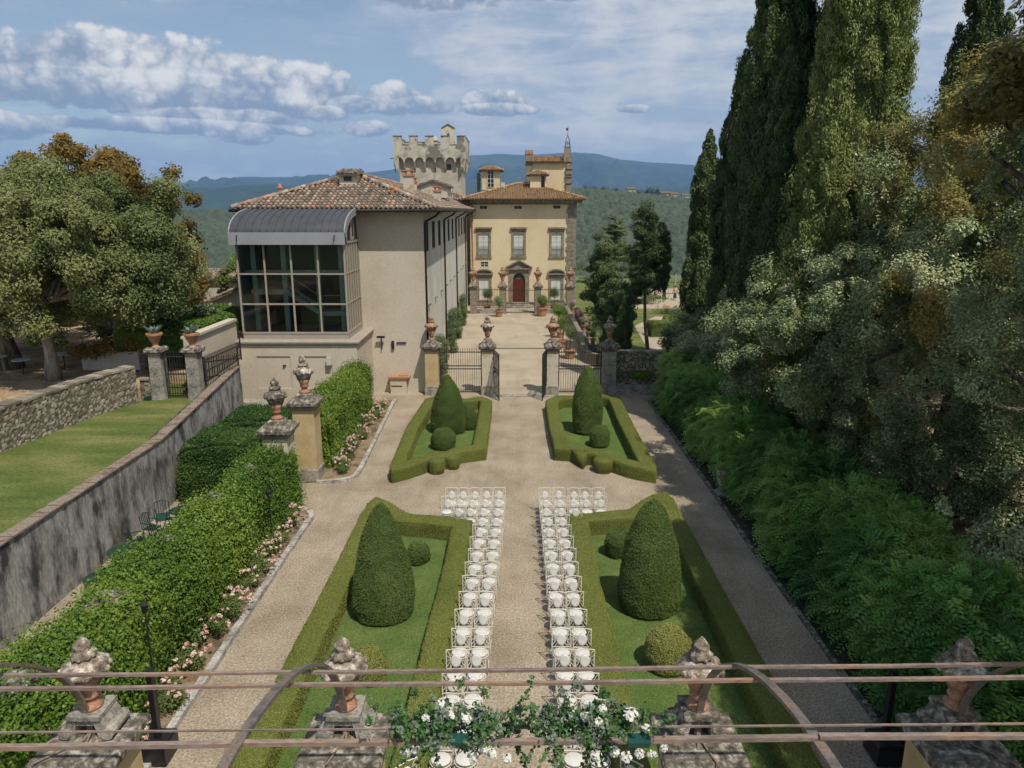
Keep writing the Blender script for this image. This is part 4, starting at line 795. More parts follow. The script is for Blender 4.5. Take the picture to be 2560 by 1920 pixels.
NLp = [(-4.9, 10.6), (-4.85, 14), (-4.8, 18), (-4.8, 22), (-4.75, 23.4), (-4.25, 22.7), (-3.6, 22.0), (-2.7, 21.85), (-1.62, 21.55), (-1.68, 18), (-1.8, 14.5), (-1.95, 10.6)]
NRp = [(5.42, 10.6), (5.42, 14), (5.42, 18), (5.42, 22.0), (5.44, 23.9), (4.85, 23.3), (4.2, 22.4), (3.2, 22.15), (2.22, 21.95), (2.12, 18), (2.14, 14.5), (2.25, 10.6)]
for pts, w, n, lab in ((FLp, .58, 62000, 'clipped box hedge ring beside the open left gate, with scalloped front edge'), (FRp, .62, 62000, 'clipped box hedge ring with a pointed wedge and drum in front, right of the gate'),
                       (NLp, .62, 105000, 'clipped box hedge framing the long lawn left of the aisle, behind the chairs'), (NRp, .62, 105000, 'clipped box hedge framing the half shaded lawn right of the aisle')):
    mb = sweep(pts, w, .55)
    if pts is FLp: mb.lathe(-3.1, 27.62, [(.29, 0), (.33, .2), (.34, .5), (.31, .56), (.1, .57)], 14); mb.lathe(-2.48, 28.15, [(.27, 0), (.3, .2), (.31, .48), (.26, .54), (.1, .55)], 14)
    if pts is FRp: mb.lathe(3.78, 27.72, [(.33, 0), (.39, .25), (.41, .5), (.37, .56), (.1, .57)], 16); mb.prism([(2.55, 28.9), (2.95, 27.95), (3.3, 28.8)], 0, .55)
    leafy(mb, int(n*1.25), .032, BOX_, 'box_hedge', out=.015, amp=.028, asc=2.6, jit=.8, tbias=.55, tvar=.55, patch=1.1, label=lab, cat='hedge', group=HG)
def lawn(path, lab):
    n = len(path); tag(mesh_obj('lawn', [(x, y, .012) for x, y in path], [tuple(range(n))], LAWN), kind='structure')
for p in (FLp, FRp, NLp, NRp): lawn(p, '')
def topiary(x, y, prof, leaf_n, lab, cat='topiary', amp=.05, name='topiary', mat=YEW, tb=.45, grp=None):
    mb = MB(); pr = []
    for (r0, z0), (r1, z1) in zip(prof, prof[1:]):
        k = max(1, int(math.hypot(r1-r0, z1-z0)/.16))
        pr += [(r0+(r1-r0)*j/k, z0+(z1-z0)*j/k) for j in range(k)]
    pr.append(prof[-1]); mb.lathe(x, y, [(r*.96, z) for r, z in pr], 34)
    return leafy(mb, int(leaf_n*1.3), .037, mat, name, out=.03, amp=amp, asc=2.8, jit=.8, tbias=tb, tvar=.45, patch=1.6, label=lab, cat=cat, group=grp)
G1 = 'tall yew topiaries'
topiary(-3.1, 33.2, [(.62, 0), (.82, .12), (.86, .5), (.80, 1.1), (.62, 1.8), (.36, 2.4), (.12, 2.75), (.02, 2.85)], 34000, 'dark yew cone in the small hedge ring left of the gate', grp=G1)
topiary(3.66, 33.1, [(.52, 0), (.68, .15), (.74, .7), (.74, 1.5), (.62, 2.2), (.40, 2.8), (.16, 3.15), (.02, 3.25)], 34000, 'bullet shaped sunlit yew in the ring right of the gate', grp=G1, tb=.62)
topiary(-3.42, 17.1, [(.60, 0), (.78, .1), (.83, .45), (.78, 1.1), (.62, 1.8), (.40, 2.5), (.18, 2.95), (.03, 3.15)], 60000, 'tall yew cone on the long lawn left of the white chairs', grp=G1)
topiary(3.72, 17.4, [(.62, 0), (.80, .1), (.85, .45), (.80, 1.2), (.64, 2.0), (.42, 2.6), (.2, 2.98), (.03, 3.12)], 60000, 'tall yew cone in tree shade right of the white chairs', grp=G1)
G2 = 'low rounded topiaries'
topiary(-3.12, 30.75, [(.40, 0), (.52, .12), (.56, .4), (.50, .66), (.33, .84), (.03, .90)], 14000, 'low dome bush at the foot of the far left dark cone', grp=G2, tb=.55)
topiary(4.02, 31.0, [(.36, 0), (.44, .12), (.47, .45), (.42, .7), (.27, .9), (.03, .96)], 14000, 'small rounded bush in front of the bullet shaped yew', grp=G2, tb=.6)
topiary(-2.12, 33.6, [(.28, 0), (.36, .2), (.36, .8), (.26, 1.15), (.03, 1.3)], 9000, 'slim rounded yew tucked behind the right side of the far left cone', grp=G2)
topiary(3.68, 14.8, [(.34, 0), (.48, .12), (.53, .42), (.48, .7), (.30, .92), (.03, 1.0)], 20000, 'bright round ball bush in front of the shaded cone', grp=G2, tb=.72, mat=BOX_)
topiary(-3.35, 14.4, [(.30, 0), (.42, .1), (.46, .3), (.38, .52), (.2, .66), (.03, .7)], 15000, 'low yellowing ball bush in front of the near left cone', grp=G2, tb=.6, mat=BOX_, amp=.08)
topiary(-2.86, 19.9, [(.24, 0), (.32, .15), (.33, .42), (.24, .58), (.03, .64)], 8000, 'small rough bush behind the near left cone, on the long lawn', grp=G2, amp=.08)
topiary(3.32, 20.4, [(.3, 0), (.38, .15), (.40, .5), (.28, .75), (.03, .82)], 9000, 'small round yew behind the shaded cone near the hedge corner', grp=G2)

# ============================================================ THE CHAIRS
def make_chair():
    c = thing('chair', 'x', 'chair', (0, 0, 0), 'white wedding chairs in rows along the aisle')
    s = MB(); sc = [(.0, 0), (.175, 0), (.19, .012), (.19, .026), (.17, .038), (.0, .052)]
    s.lathe(0, 0, [(r, z) for r, z in sc if r > 0], 22, z=.46); s.v = [(x, y*.95, z) for x, y, z in s.v]; s.build('seat', WHITE, c, smooth=True)
    f = MB(); r = .0095
    f.tube([(.205*math.cos(a), .195*math.sin(a), .437) for a in [2*PI*k/16 for k in range(17)]], r, 5, cap=False)
    for sg in (-1, 1): f.tube([(sg*.19, -.17, .44), (sg*.14, -.1, .3), (0, 0, .26)], r*.8, 4); f.tube([(sg*.19, .17, .44), (sg*.14, .1, .3), (0, 0, .26)], r*.8, 4); f.tube([(sg*.2, -.18, .13), (sg*.2, .2, .13)], r*.8, 4)
    f.tube([(-.2, -.18, .16), (.2, -.18, .16)], r*.8, 4); f.build('seat_frame', FRAMEW, c)
    b = MB(); yb = .20; tilt = lambda z: yb+(z-.45)*.12
    q = lambda x, z: (x, tilt(z), z)
    b.tube([q(-.21, .45), q(-.215, .93)], .011, 5); b.tube([q(.21, .45), q(.215, .93)], .011, 5)
    b.tube([q(-.225, .93), q(-.15, .935), q(-.06, .95), q(0, .955), q(.06, .95), q(.15, .935), q(.225, .93)], .012, 5); b.tube([q(-.21, .49), q(.21, .49)], .010, 5)
    for sg in (-1, 1):
        b.tube([q(sg*.205, .92), q(sg*.15, .86), q(sg*.12, .76), q(sg*.125, .68), q(sg*.155, .61), q(sg*.205, .54)], .008, 4)
        b.tube([q(sg*.01, .49), q(sg*.03, .555), q(sg*.08, .575), q(sg*.125, .55), q(sg*.14, .50)], .008, 4); b.tube([q(sg*.205, .80), q(sg*.11, .73), q(sg*.205, .66)], .006, 4)
    b.tube([q(.105*math.cos(a), .675+.134*math.sin(a)) for a in [2*PI*k/18 for k in range(19)]], .011, 5, cap=False); b.build('back_frame', FRAMEW, c)
    o = MB(); n = 18; ring = lambda rx, rz, dy: [(rx*math.cos(2*PI*k/n), tilt(.675+rz*math.sin(2*PI*k/n))+dy, .675+rz*math.sin(2*PI*k/n)) for k in range(n)]
    vs = ring(.08, .108, -.024)+ring(.116, .146, -.018)+ring(.116, .146, .018)+ring(.08, .108, .024); fs = [(i*n+k, i*n+(k+1) % n, (i+1)*n+(k+1) % n, (i+1)*n+k) for i in range(3) for k in range(n)]+[tuple(range(n-1, -1, -1)), tuple(3*n+k for k in range(n))]
    o.add(vs, fs); o.build('backrest', WHITE, c, smooth=True)
    for sg in (-1, 1):
        MB().tube([(sg*.19, -.16, .44), (sg*.2, -.18, .2), (sg*.205, -.21, 0)], [.011, .01, .009], 5).build('leg', FRAMEW, c); MB().tube([(sg*.205, .20, .46), (sg*.2, .205, .2), (sg*.205, .25, 0)], [.011, .01, .009], 5).build('leg', FRAMEW, c)
    return c
chair0 = make_chair(); used = []
ORD = ['first', 'second', 'third', 'fourth', 'fifth', 'sixth', 'seventh', 'eighth', 'ninth', 'tenth', 'eleventh', 'twelfth', 'thirteenth', 'fourteenth', 'fifteenth', 'sixteenth', 'seventeenth', 'eighteenth']
def chair(x, y, lab, rz=0.):
    c = chair0 if not used else copy_tree(chair0)
    used.append(1); c.location = (x+random.uniform(-.012, .012), y+random.uniform(-.025, .025), .002); c.rotation_euler = (0, 0, rz+random.uniform(-.05, .05)); c['label'] = lab
rows = [23.35, 22.6, 21.85, 21.1, 20.3, 19.5, 18.7, 17.9, 17.1, 16.28, 15.45, 14.62, 13.8, 12.97, 12.15, 11.3]
for i, y in enumerate(rows):
    li = -.43-.037*(23.5-y); cols = [li, li-.46]
    if i == 0: cols += [-1.31, -1.72, -2.14]
    if i == 1: cols += [-1.36, -1.79, -2.22]
    if i == 2: cols += [-1.40, -1.82]
    for j, x in enumerate(cols):
        who = 'on the aisle' if j == 0 else ('second from the aisle' if j == 1 else ORD[j]+' from the aisle')
        chair(x, y, 'white chair left of the aisle, %s row from the gate, %s' % (ORD[i], who))
    cols = [1.17, 1.17+(.50 if i == 0 else .47)]
    if i == 0: cols += [2.18, 2.6, 3.06]
    if i == 1: cols += [2.13, 2.58, 3.05]
    if i == 2: cols += [2.12]
    for j, x in enumerate(cols):
        who = 'on the aisle' if j == 0 else ('second from the aisle' if j == 1 else ORD[j]+' from the aisle')
        chair(x, y, 'white chair right of the aisle, %s row from the gate, %s' % (ORD[i], who))
for x, y, rz, lab in ((-2.05, 10.9, .6, 'lone white chair turned beside the left stone pier under the flowers'), (2.28, 10.95, -.5, 'lone white scroll backed chair beside the right stone pier')): chair(x, y, lab, PI+rz)

# ============================================================ URNS, PIERS
def urn_profile(): return [(.20, 0), (.21, .05), (.13, .10), (.10, .17), (.15, .22), (.17, .26), (.14, .31), (.16, .36), (.24, .52), (.30, .70), (.37, .78), (.39, .84), (.36, .91), (.27, .95), (.17, 1.02), (.19, 1.06), (.21, 1.10), (.16, 1.15), (.12, 1.20), (.15, 1.25), (.14, 1.30), (.07, 1.38), (.02, 1.44)]
UT = M('urn terracotta with lichen', (.30, .135, .08), (.38, .20, .125), (.40, .26, .18), scale=3, rough=.9, stain=((.12, .105, .085), 2.6, .50, .60, (1, 1, 1)), fine=7, bump=.4, bscale=20)
UL = M('urn white lichen', (.10, .085, .065), (.25, .20, .15), (.55, .50, .43), scale=6, rough=.95, fine=6, contrast=(.38, .62), bump=.8, bscale=26)
def urn(x, y, z, lab, s=1., lid=True, mats=(UT, UT, PIETRA), grp='terracotta urns on gate pillars', base=.18):
    u = thing('garden_urn', lab, 'urn', (x, y, z), grp); pr = urn_profile()
    b = MB().frus(x, y, [(z, .30*s, .30*s), (z+base*.7*s, .27*s, .27*s), (z+base*s, .20*s, .20*s)]).build('plinth', mats[2], u)
    z += base*s; MB().lathe(x, y, [(r*s, h*s) for r, h in pr[:9]], 22, z=z).build('foot', mats[0], u, smooth=True)
    mb = MB(); mb.lathe(x, y, [(r*s, h*s) for r, h in pr[8:15]], 24, z=z)
    for k in range(10): a = 2*PI*k/10; c = Vector((x+.36*s*math.cos(a), y+.36*s*math.sin(a), z+.80*s)); mb.lathe(c.x, c.y, [(.02*s, -.06*s), (.055*s, 0), (.02*s, .06*s)], 6, z=c.z)
    mb.build('bowl', mats[1], u, smooth=True); MB().lathe(x, y, [(r*s, h*s) for r, h in pr[14:]], 18, z=z).build('finial', mats[1], u, smooth=True); return u
def pier(x, y, h, hx, hy, lab, body=YPLAST, capm=LICHEN, grp='gate pillars', foot=.55, cat='pillar', z0=0., footm=STONE):
    p = thing('gate_pillar', lab, cat, (x, y, z0), grp); c = .34
    MB().frus(x, y, [(z0+foot, hx, hy), (z0+h-c-.14, hx, hy)]).build('shaft', body, p)
    if foot: MB().frus(x, y, [(z0-.05, hx+.05, hy+.05), (z0+foot-.04, hx+.05, hy+.05), (z0+foot, hx+.02, hy+.02)]).build('foot', footm, p)
    MB().frus(x, y, [(z0+h-c-.14, hx+.03, hy+.03), (z0+h-c-.07, hx+.04, hy+.04), (z0+h-c, hx+.08, hy+.08)]).build('neck', capm if body is STONE else PIETRA, p)
    k = MB().frus(x, y, [(z0+h-c, hx+.10, hy+.10), (z0+h-c+.08, hx+.17, hy+.17), (z0+h-c+.19, hx+.18, hy+.18), (z0+h-c+.21, hx+.12, hy+.12), (z0+h, hx-.02, hy-.02)]); k.build('cap', capm, p); return p
# main gate
GP = [(-4.66, .38, YPLAST, 'ochre gate pillar against the beige wing corner'), (-1.42, .33, WPLAST, 'flaking pale gate pillar at the left side of the opening'), (2.36, .33, WPLAST, 'ochre stained gate pillar at the right side of the opening'), (5.66, .38, STONE, 'grey mossy gate pillar at the shaded rubble wall')]
for (x, hw, bm, lab), ul in zip(GP, ('terracotta urn on the ochre pillar at the wing corner', 'grey lidded urn on the pillar left of the gate opening', 'terracotta urn on the pillar right of the gate opening', 'pale urn on the mossy grey pillar in front of cypresses')):
    pier(x, 40.6, 3.07, hw, hw, lab, bm); urn(x, 40.6, 3.05, ul, .98, mats=(UT, UT if x < -4 or x == 2.36 else UL, LICHEN))
# garden gateway on the left
pier(-8.12, 26.95, 3.42, .42, .42, 'tall ochre pillar with stone foot between the two green hedges', YPLAST); urn(-8.12, 26.95, 3.40, 'lidded urn with grey lichened bowl on the tall ochre pillar', 1.02, mats=(UT, UL, LICHEN))
pier(-8.30, 24.1, 3.2, .42, .42, 'pale pillar half buried in the ivy hedge, urn on top', WPLAST); urn(-8.30, 24.1, 3.18, 'dark lidded urn on the pillar rising from the ivy hedge', 1.02, mats=(UT, LICHEN, LICHEN))
# ivy wall pillars with only the caps showing
for x, y, lab in ((-8.75, 19.4, 'stone pillar cap poking out of the ivy furthest along, nearest the urn pillars'), (-8.75, 16.6, 'stone pillar cap in the ivy beside the stacked green chairs'), (-8.8, 13.9, 'stone pillar cap in the ivy beside the round green table top'), (-8.9, 11.1, 'stone pillar cap in the ivy nearest the camera'), (-8.6, 21.9, 'small stone pillar cap sunk in the ivy below the urn pillar'),
                   (-8.2, 30.0, 'stone pillar cap in the far ivy hedge just behind the tall pillar'), (-8.2, 32.7, 'middle stone pillar cap in the far ivy hedge'), (-8.2, 35.4, 'last stone pillar cap in the far ivy hedge by the wing')):
    pier(x, y, 2.45, .17, .17, lab, WPLAST, LICHEN, 'pillars inside the ivy hedges', 0)
# the four big piers at the near end
PP = 'stone piers carrying urns at the near end'
for x, lab, ul in ((-6.85, 'big lichened pier at the near left by the ivy', 'urn with scrolled base on the pier nearest the ivy wall'), (-2.7, 'big lichened pier left of the flower garland', 'white capped urn with scrolled base left of the flower garland'),
                   (3.02, 'big lichened pier right of the flower garland', 'urn with broken stone finial right of the flower garland'), (7.22, 'big lichened pier over the shaded path beside wisteria', 'urn with scrolled base over the shaded path beside wisteria')):
    p = thing('stone_pier', lab, 'pier', (x, 9.84, 0), PP)
    MB().frus(x, 9.84, [(0, .52, .46), (1.98, .52, .46)]).build('shaft', YPLAST, p); MB().frus(x, 9.84, [(1.9, .56, .50), (2.0, .6, .53)]).build('neck', PIETRA, p)
    cb = MB(); cb.frus(x, 9.84, [(2.0, .64, .56), (2.06, .68, .60), (2.15, .68, .60), (2.2, .64, .57)]); cb.v = rough_verts(cb.v, .012, 3); cb.build('cap', LICHEN, p)
    u = thing('garden_urn', ul, 'urn', (x, 10.0, 2.2), 'large urns on the near stone piers'); y = 10.0; z = 2.2
    s = MB()   # saddle base with two scrolled sides
    prof = []
    for sg in (-1, 1):
        pts = [(sg*.36, 0), (sg*.40, .05), (sg*.41, .13), (sg*.38, .20), (sg*.33, .24), (sg*.30, .30), (sg*.27, .36), (sg*.16, .40), (sg*.14, .32), (sg*.18, .14), (sg*.20, 0)]
        s.slab([(x+a, y-.24, z+b) for a, b in pts], (0, .48, 0)); s.tube([(x+sg*.345, y-.27, z+.13), (x+sg*.345, y+.27, z+.13)], .10, 12)
    s.box(x-.2, x+.2, y-.22, y+.22, z+.26, z+.42); s.box(x-.27, x+.27, y-.27, y+.27, z+.38, z+.46); s.build('scroll_base', STONE if x < 0 else LICHEN, u)
    z += .46; pr = [(r*.88, h*.88) for r, h in urn_profile()]; MB().lathe(x, y, pr[:10], 24, z=z).build('foot', UT, u, smooth=True)
    mb = MB(); mb.lathe(x, y, pr[9:15], 26, z=z)
    for k in range(12):
        a = 2*PI*k/12; r = .335; mb.lathe(x+r*math.cos(a), y+r*math.sin(a), [(.02, -.07), (.06, -.02), (.05, .03), (.02, .06)], 7, z=z+.72)
    mb.v = rough_verts(mb.v, .02, 7); mb.build('bowl', UL, u, smooth=True)
    fb = MB(); fb.lathe(x, y, pr[14:], 18, z=z)
    for k in range(9): a = 2*PI*k/9; fb.lathe(x+.16*math.cos(a), y+.16*math.sin(a), [(.012, -.04), (.045, 0), (.012, .045)], 6, z=z+.95)
    fb.v = rough_verts(fb.v, .015, 8); fb.build('finial', UL, u, smooth=True)
# urn on the right hand wall
u = thing('garden_urn', 'weathered white stone vase against the wisteria on the right', 'urn', (8.0, 25.2, 0)); MB().frus(8.0, 25.2, [(0, .26, .26), (.12, .26, .26), (.2, .18, .18)]).build('plinth', STONE, u)
MB().lathe(8.0, 25.2, [(.14, .2), (.18, .4), (.26, .75), (.31, 1.0), (.33, 1.08), (.28, 1.1)], 18).build('bowl', UL, u, smooth=True)

# ============================================================ IRON FENCES AND GATES
def fence(name, a, b, h, lab, cat, sp=.13, r=.015, rails=(.25, .55), z0=0, grp=None, posts=True, scroll=False, mat=IRON, top=None):
    t = thing(name, lab, cat, (*a, z0), grp); A = Vector((*a, z0)); B = Vector((*b, z0)); d = (B-A); L = d.length; d /= L; n = int(L/sp)
    m = MB()
    for k in range(1, n):
        p = A+d*L*k/n; hh = h if not top else h+top*k/n; m.tube([p+Vector((0, 0, .08)), p+Vector((0, 0, hh))], r, 4, cap=False)
        m.lathe(p.x, p.y, [(.004, hh-.02), (.02, hh+.03), (.004, hh+.12)], 4, z=z0) if r > .009 else None
    m.build('bars', mat, t)
    for f_ in (.12,)+tuple(rails)+(h-.12,):
        e = top if top else 0
        MB().tube([A+Vector((0, 0, f_)), B+Vector((0, 0, f_+e*(1 if f_ > .2 else 0)))], r*1.5, 4, flat=(.6, 1.3)).build('rail', mat, t)
    if posts:
        for p in (A, B): MB().tube([p, p+Vector((0, 0, h+.08))], r*2.4, 6).build('post', mat, t)
    if scroll:
        m = MB(); up = Vector((0, 0, 1))
        m.tube([A+up*1.7, A+d*L*.45+up*2.15, A+d*L*.9+up*2.5], r, 4); m.tube([A+up*.9, A+d*L*.45+up*1.25, A+d*L*.9+up*1.5], r, 4); m.tube([A+up*.3, A+d*L*.9+up*.95], r, 4); m.build('braces', mat, t)
        MB().box(A.x-.04, A.x+.10, A.y-.06, A.y+.02, 1.3, 1.5).build('lock', mat, t)
    return t
fence('iron_fence', (-4.2, 40.6), (-1.8, 40.6), 2.62, 'black iron bar fence left of the gate opening, behind the dark cone', 'fence', rails=(1.5, 1.68), grp='iron fence panels beside the gate')
fence('iron_fence', (2.74, 40.6), (5.2, 40.6), 2.62, 'black iron bar fence right of the gate opening, behind the bullet yew', 'fence', rails=(1.5, 1.68), grp='iron fence panels beside the gate')
fence('iron_gate', (-1.08, 40.45), (-.74, 39.0), 2.62, 'left leaf of the main gate, swung open', 'gate', rails=(1.5, 1.68), scroll=True, grp='open leaves of the main gate')
fence('iron_gate', (2.0, 40.45), (1.72, 39.0), 2.62, 'right leaf of the main gate, swung open', 'gate', rails=(1.5, 1.68), scroll=True, grp='open leaves of the main gate')
MB().tube([(-1.1, 40.6, 2.72), (2.05, 40.6, 2.72)], .022, 6).build('overthrow_bar', IRON, label='thin iron bar crossing above the open main gate', cat='bar')
# villa gate
for x, lab, ul in ((-4.05, 'slim grey pillar at the left end of the villa fence', 'terracotta urn at the left end of the villa fence'), (-.98, 'slim grey pillar left of the closed villa gate', 'terracotta urn left of the arched red door'), (2.7, 'slim grey pillar right of the closed villa gate', 'terracotta urn right of the arched red door'), (6.05, 'slim grey pillar at the right end of the villa fence', 'terracotta urn by the villa corner stones')):
    pier(x, 74.3, 3.05, .34, .34, lab, PIETRA, LICHEN, 'villa fence pillars', 0); urn(x, 74.3, 3.03, ul, 1.15, grp='terracotta urns on the villa fence')
for a, b, lab in ((-3.7, -1.35, 'iron fence below the left ground floor window of the villa'), (3.05, 5.7, 'iron fence below the right ground floor window of the villa')):
    MB().box(a, b, 74.15, 74.45, 0, .5).build('fence_base_wall', STONE, label='low stone base wall under the '+lab.split(' of the')[0], cat='wall'); fence('iron_fence', (a, 74.3), (b, 74.3), 2.1, lab, 'fence', z0=.5, sp=.15, rails=(), posts=False, grp='iron fences before the villa')
fence('iron_gate', (-.62, 74.3), (2.34, 74.3), 2.55, 'closed double iron gate before the arched red door', 'gate', sp=.14, rails=(1.05,))
# terracotta pots with lemon trees
def foliage_ball(c, rad, n, leaf, lo=.5, zs=1., jit=.5, tb=.5, tv=.5, patch=2, asp=.5, hole=0., hs=1., up=None, face=.55):
    d = RS.normal(0, 1, (n, 3)); d /= np.linalg.norm(d, axis=1)[:, None]; r = (lo+(1-lo)*RS.rand(n, 1)); rad = np.array(rad if hasattr(rad, '__len__') else (rad, rad, rad*zs))
    P = np.array(c)+d*r*rad
    if hole: k = vnoise(P, hs) > hole; P, d = P[k], d[k]; n = len(P)
    tt = np.clip(tb+(vnoise(P, patch)-.5)*tv+RS.normal(0, .13, n), 0, 1); V, F = leafq(P, d+np.array([.12, -.18, face]), leaf*(.6+.8*RS.rand(n)), leaf*asp*(.7+.6*RS.rand(n)), jit=jit, up=up); return V, F, tt
def pot_plant(x, y, s, lab, h=1.5, r=.7, n=2600, mat=YEW, z0=0, name='potted_tree', cat='potted tree', grp='potted plants in the courtyard', leaf=.1):
    t = thing(name, lab, cat, (x, y, z0), grp)
    MB().lathe(x, y, [(.26*s, 0), (.30*s, .12*s), (.36*s, .5*s), (.42*s, .52*s), (.43*s, .62*s), (.38*s, .63*s), (.34*s, .58*s)], 18, z=z0).build('pot', TERRA, t, smooth=False)
    MB().tube([(x, y, z0+.5*s), (x+.03, y, z0+h-r*.5)], .04, 6).build('stem', BARK, t)
    l = LV(); 
    for k in range(6): l.put(*foliage_ball((x+random.uniform(-.35, .35)*r, y+random.uniform(-.35, .35)*r, z0+h+random.uniform(-.3, .35)*r), r*.62, n//6, leaf, .3))
    l.build('foliage', mat, t); return t
pot_plant(-2.67, 76.3, 1.0, 'potted lemon tree behind the villa fence, by the left window', 1.9, .75)
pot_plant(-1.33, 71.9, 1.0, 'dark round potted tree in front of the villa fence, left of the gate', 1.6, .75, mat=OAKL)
pot_plant(3.05, 72.3, 1.5, 'largest terracotta pot with a round tree, right of the villa gate', 1.6, .85, n=3500, mat=YEW)
pot_plant(4.55, 76.6, 1.1, 'spreading potted tree behind the fence, by the right window', 1.9, .8, mat=SHRUB)
pot_plant(4.2, 50.8, 1.1, 'banded terracotta pot with airy shrub nearest the right fence', 1.9, .7, mat=SHRUB, n=1800)
pot_plant(4.0, 55.0, 1.0, 'terracotta pot with airy yellow shrub halfway along the courtyard', 2.0, .8, mat=IVYY, n=1800)
pot_plant(4.1, 59.5, .9, 'airy yellow green shrub in a pot beside the courtyard wall', 2.1, .85, mat=IVYY, n=2200)
pot_plant(4.2, 64.0, .9, 'bright yellow green potted shrub furthest along the courtyard wall', 1.9, .8, mat=IVYY, n=2200)
# wall shrubs along the wing
for y, h, lab in ((43.8, 2.9, 'tall narrow wall shrub on the wing, nearest the ochre pillar'), (46.0, 2.4, 'low wall shrub at the wing behind the nearest one'), (53.3, 3.2, 'narrow wall shrub, middle of the five on the wing'), (59.4, 2.6, 'narrow wall shrub, fourth along the wing'), (66.2, 2.9, 'wall shrub furthest along the wing, near the villa')):
    l = LV(); nn = 5200
    for k in range(5): l.put(*foliage_ball((-4.55+random.uniform(-.1, .1), y+random.uniform(-.3, .3), h*(k+.6)/5.2), (.42, .75, h*.17), nn//5, .11, .3, tb=.5))
    o = l.build('wall_shrub', SHRUB); tag(o, lab, 'shrub', 'shrubs trained against the wing wall')
    sm_ = MB().tube([(-4.6, y, 0), (-4.6, y, h*.8)], .03, 5).build('stem', BARK, o)
# curved terrace wall with flower pots
wp = [(5.62, 75), (5.65, 70), (5.62, 60), (5.45, 54), (5.32, 50.4), (5.5, 49.0), (6.0, 48.2), (6.9, 47.9)]
mb = MB()
for (ax, ay), (bx, by) in zip(wp, wp[1:]):
    d = Vector((bx-ax, by-ay, 0)).normalized(); nn = Vector((-d.y, d.x, 0))*.19; mb.slab([Vector((ax, ay, 0))-nn, Vector((bx, by, 0))-nn, Vector((bx, by, 0))+nn, Vector((ax, ay, 0))+nn], (0, 0, .85))
mb.build('terrace_wall', RUBBLE, label='low dark parapet wall curving along the right side of the courtyard', cat='wall', tint=True)
HY = 'flower pots on the curved parapet wall'
for k, (y, nm) in enumerate(((72.5, 'first pot from the villa end'), (67.5, 'second pot from the villa end'), (64.5, 'third pot from the villa end'), (61, 'fourth pot from the villa end'), (57.5, 'fifth pot from the villa end'), (54.3, 'last pot, where the parapet curves'))):
    x = 6.25-.005*(y-60); t = thing('flower_pot', 'mauve hydrangea on the curved parapet, '+nm, 'flower pot', (x, y, .0), HY); s = .9 if k < 4 else .75
    MB().lathe(x, y, [(.2*s, .5), (.25*s, .85), (.32*s, .9), (.32*s, .98), (.27*s, .98)], 14, z=-.1).build('pot', TERRA, t); MB().box(x-.3, x+.3, y-.3, y+.3, 0, .4).build('stand', STONE, t)
    l = LV(); l.put(*foliage_ball((x, y, 1.2), .42*s, 500, .1, .4)); l.build('foliage', IVY, t); l = LV()
    for q in range(9): l.put(*foliage_ball((x+random.uniform(-.3, .3)*s, y+random.uniform(-.3, .3)*s, 1.35+random.uniform(-.1, .25)), .14, 90, .06, .6))
    if k < 5: l.build('blooms', HYDR, t)
# ============================================================ IVY AND LAUREL MASSES
def mass(boxes, z0=0., sub=.45):
    """soft edged block: boxes of (x0, x1, y0, y1, h), gridded so that it can be pushed about"""
    mb = MB()
    for x0, x1, y0, y1, h in boxes:
        nx = max(2, int((x1-x0)/sub)); ny = max(2, int((y1-y0)/sub)); nz = max(2, int(h/sub)); vid = {}; vs = []; fs = []
        def vt(i, j, k):
            key = (i, j, k)
            if key not in vid:
                u, v, w = i/nx, j/ny, k/nz; x = x0+(x1-x0)*u; y = y0+(y1-y0)*v; z = z0+h*w
                r = .28; ex = max(0, abs(u-.5)*2-(1-2*r/(x1-x0)))*(x1-x0)/2/r; ez = max(0, w-(1-r/h))*h/r   # round the shoulders
                k_ = max(0, ex+ez-1)*.5; z -= k_*r; x -= (1 if u > .5 else -1)*k_*r
                vid[key] = len(vs); vs.append((x, y, z))
            return vid[key]
        for i in range(nx):
            for j in range(ny): fs.append((vt(i, j, nz), vt(i+1, j, nz), vt(i+1, j+1, nz), vt(i, j+1, nz)))
        for j in range(ny):
            for k in range(nz): fs.append((vt(nx, j, k), vt(nx, j+1, k), vt(nx, j+1, k+1), vt(nx, j, k+1))); fs.append((vt(0, j+1, k), vt(0, j, k), vt(0, j, k+1), vt(0, j+1, k+1)))
        for i in range(nx):
            for k in range(nz): fs.append((vt(i, 0, k), vt(i+1, 0, k), vt(i+1, 0, k+1), vt(i, 0, k+1))); fs.append((vt(i+1, ny, k), vt(i, ny, k), vt(i, ny, k+1), vt(i+1, ny, k+1)))
        mb.add(vs, fs)
    return mb
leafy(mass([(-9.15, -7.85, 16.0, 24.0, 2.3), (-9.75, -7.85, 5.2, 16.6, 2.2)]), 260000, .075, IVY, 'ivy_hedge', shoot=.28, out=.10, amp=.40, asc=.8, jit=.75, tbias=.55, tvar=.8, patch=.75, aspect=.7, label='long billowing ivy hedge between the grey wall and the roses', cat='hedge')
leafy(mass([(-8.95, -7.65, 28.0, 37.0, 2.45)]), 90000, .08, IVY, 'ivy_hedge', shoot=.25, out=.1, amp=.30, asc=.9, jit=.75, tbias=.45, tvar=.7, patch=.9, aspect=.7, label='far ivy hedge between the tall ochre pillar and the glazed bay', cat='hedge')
leafy(mass([(-12.2, -9.0, 24.5, 26.7, 2.15)]), 70000, .07, DKHEDGE, 'laurel_hedge', out=.1, amp=.22, asc=1.1, jit=.75, tbias=.45, tvar=.8, patch=1.1, aspect=.6, label='broad clipped laurel hedge block between the grey wall and the urn pillar', cat='hedge')
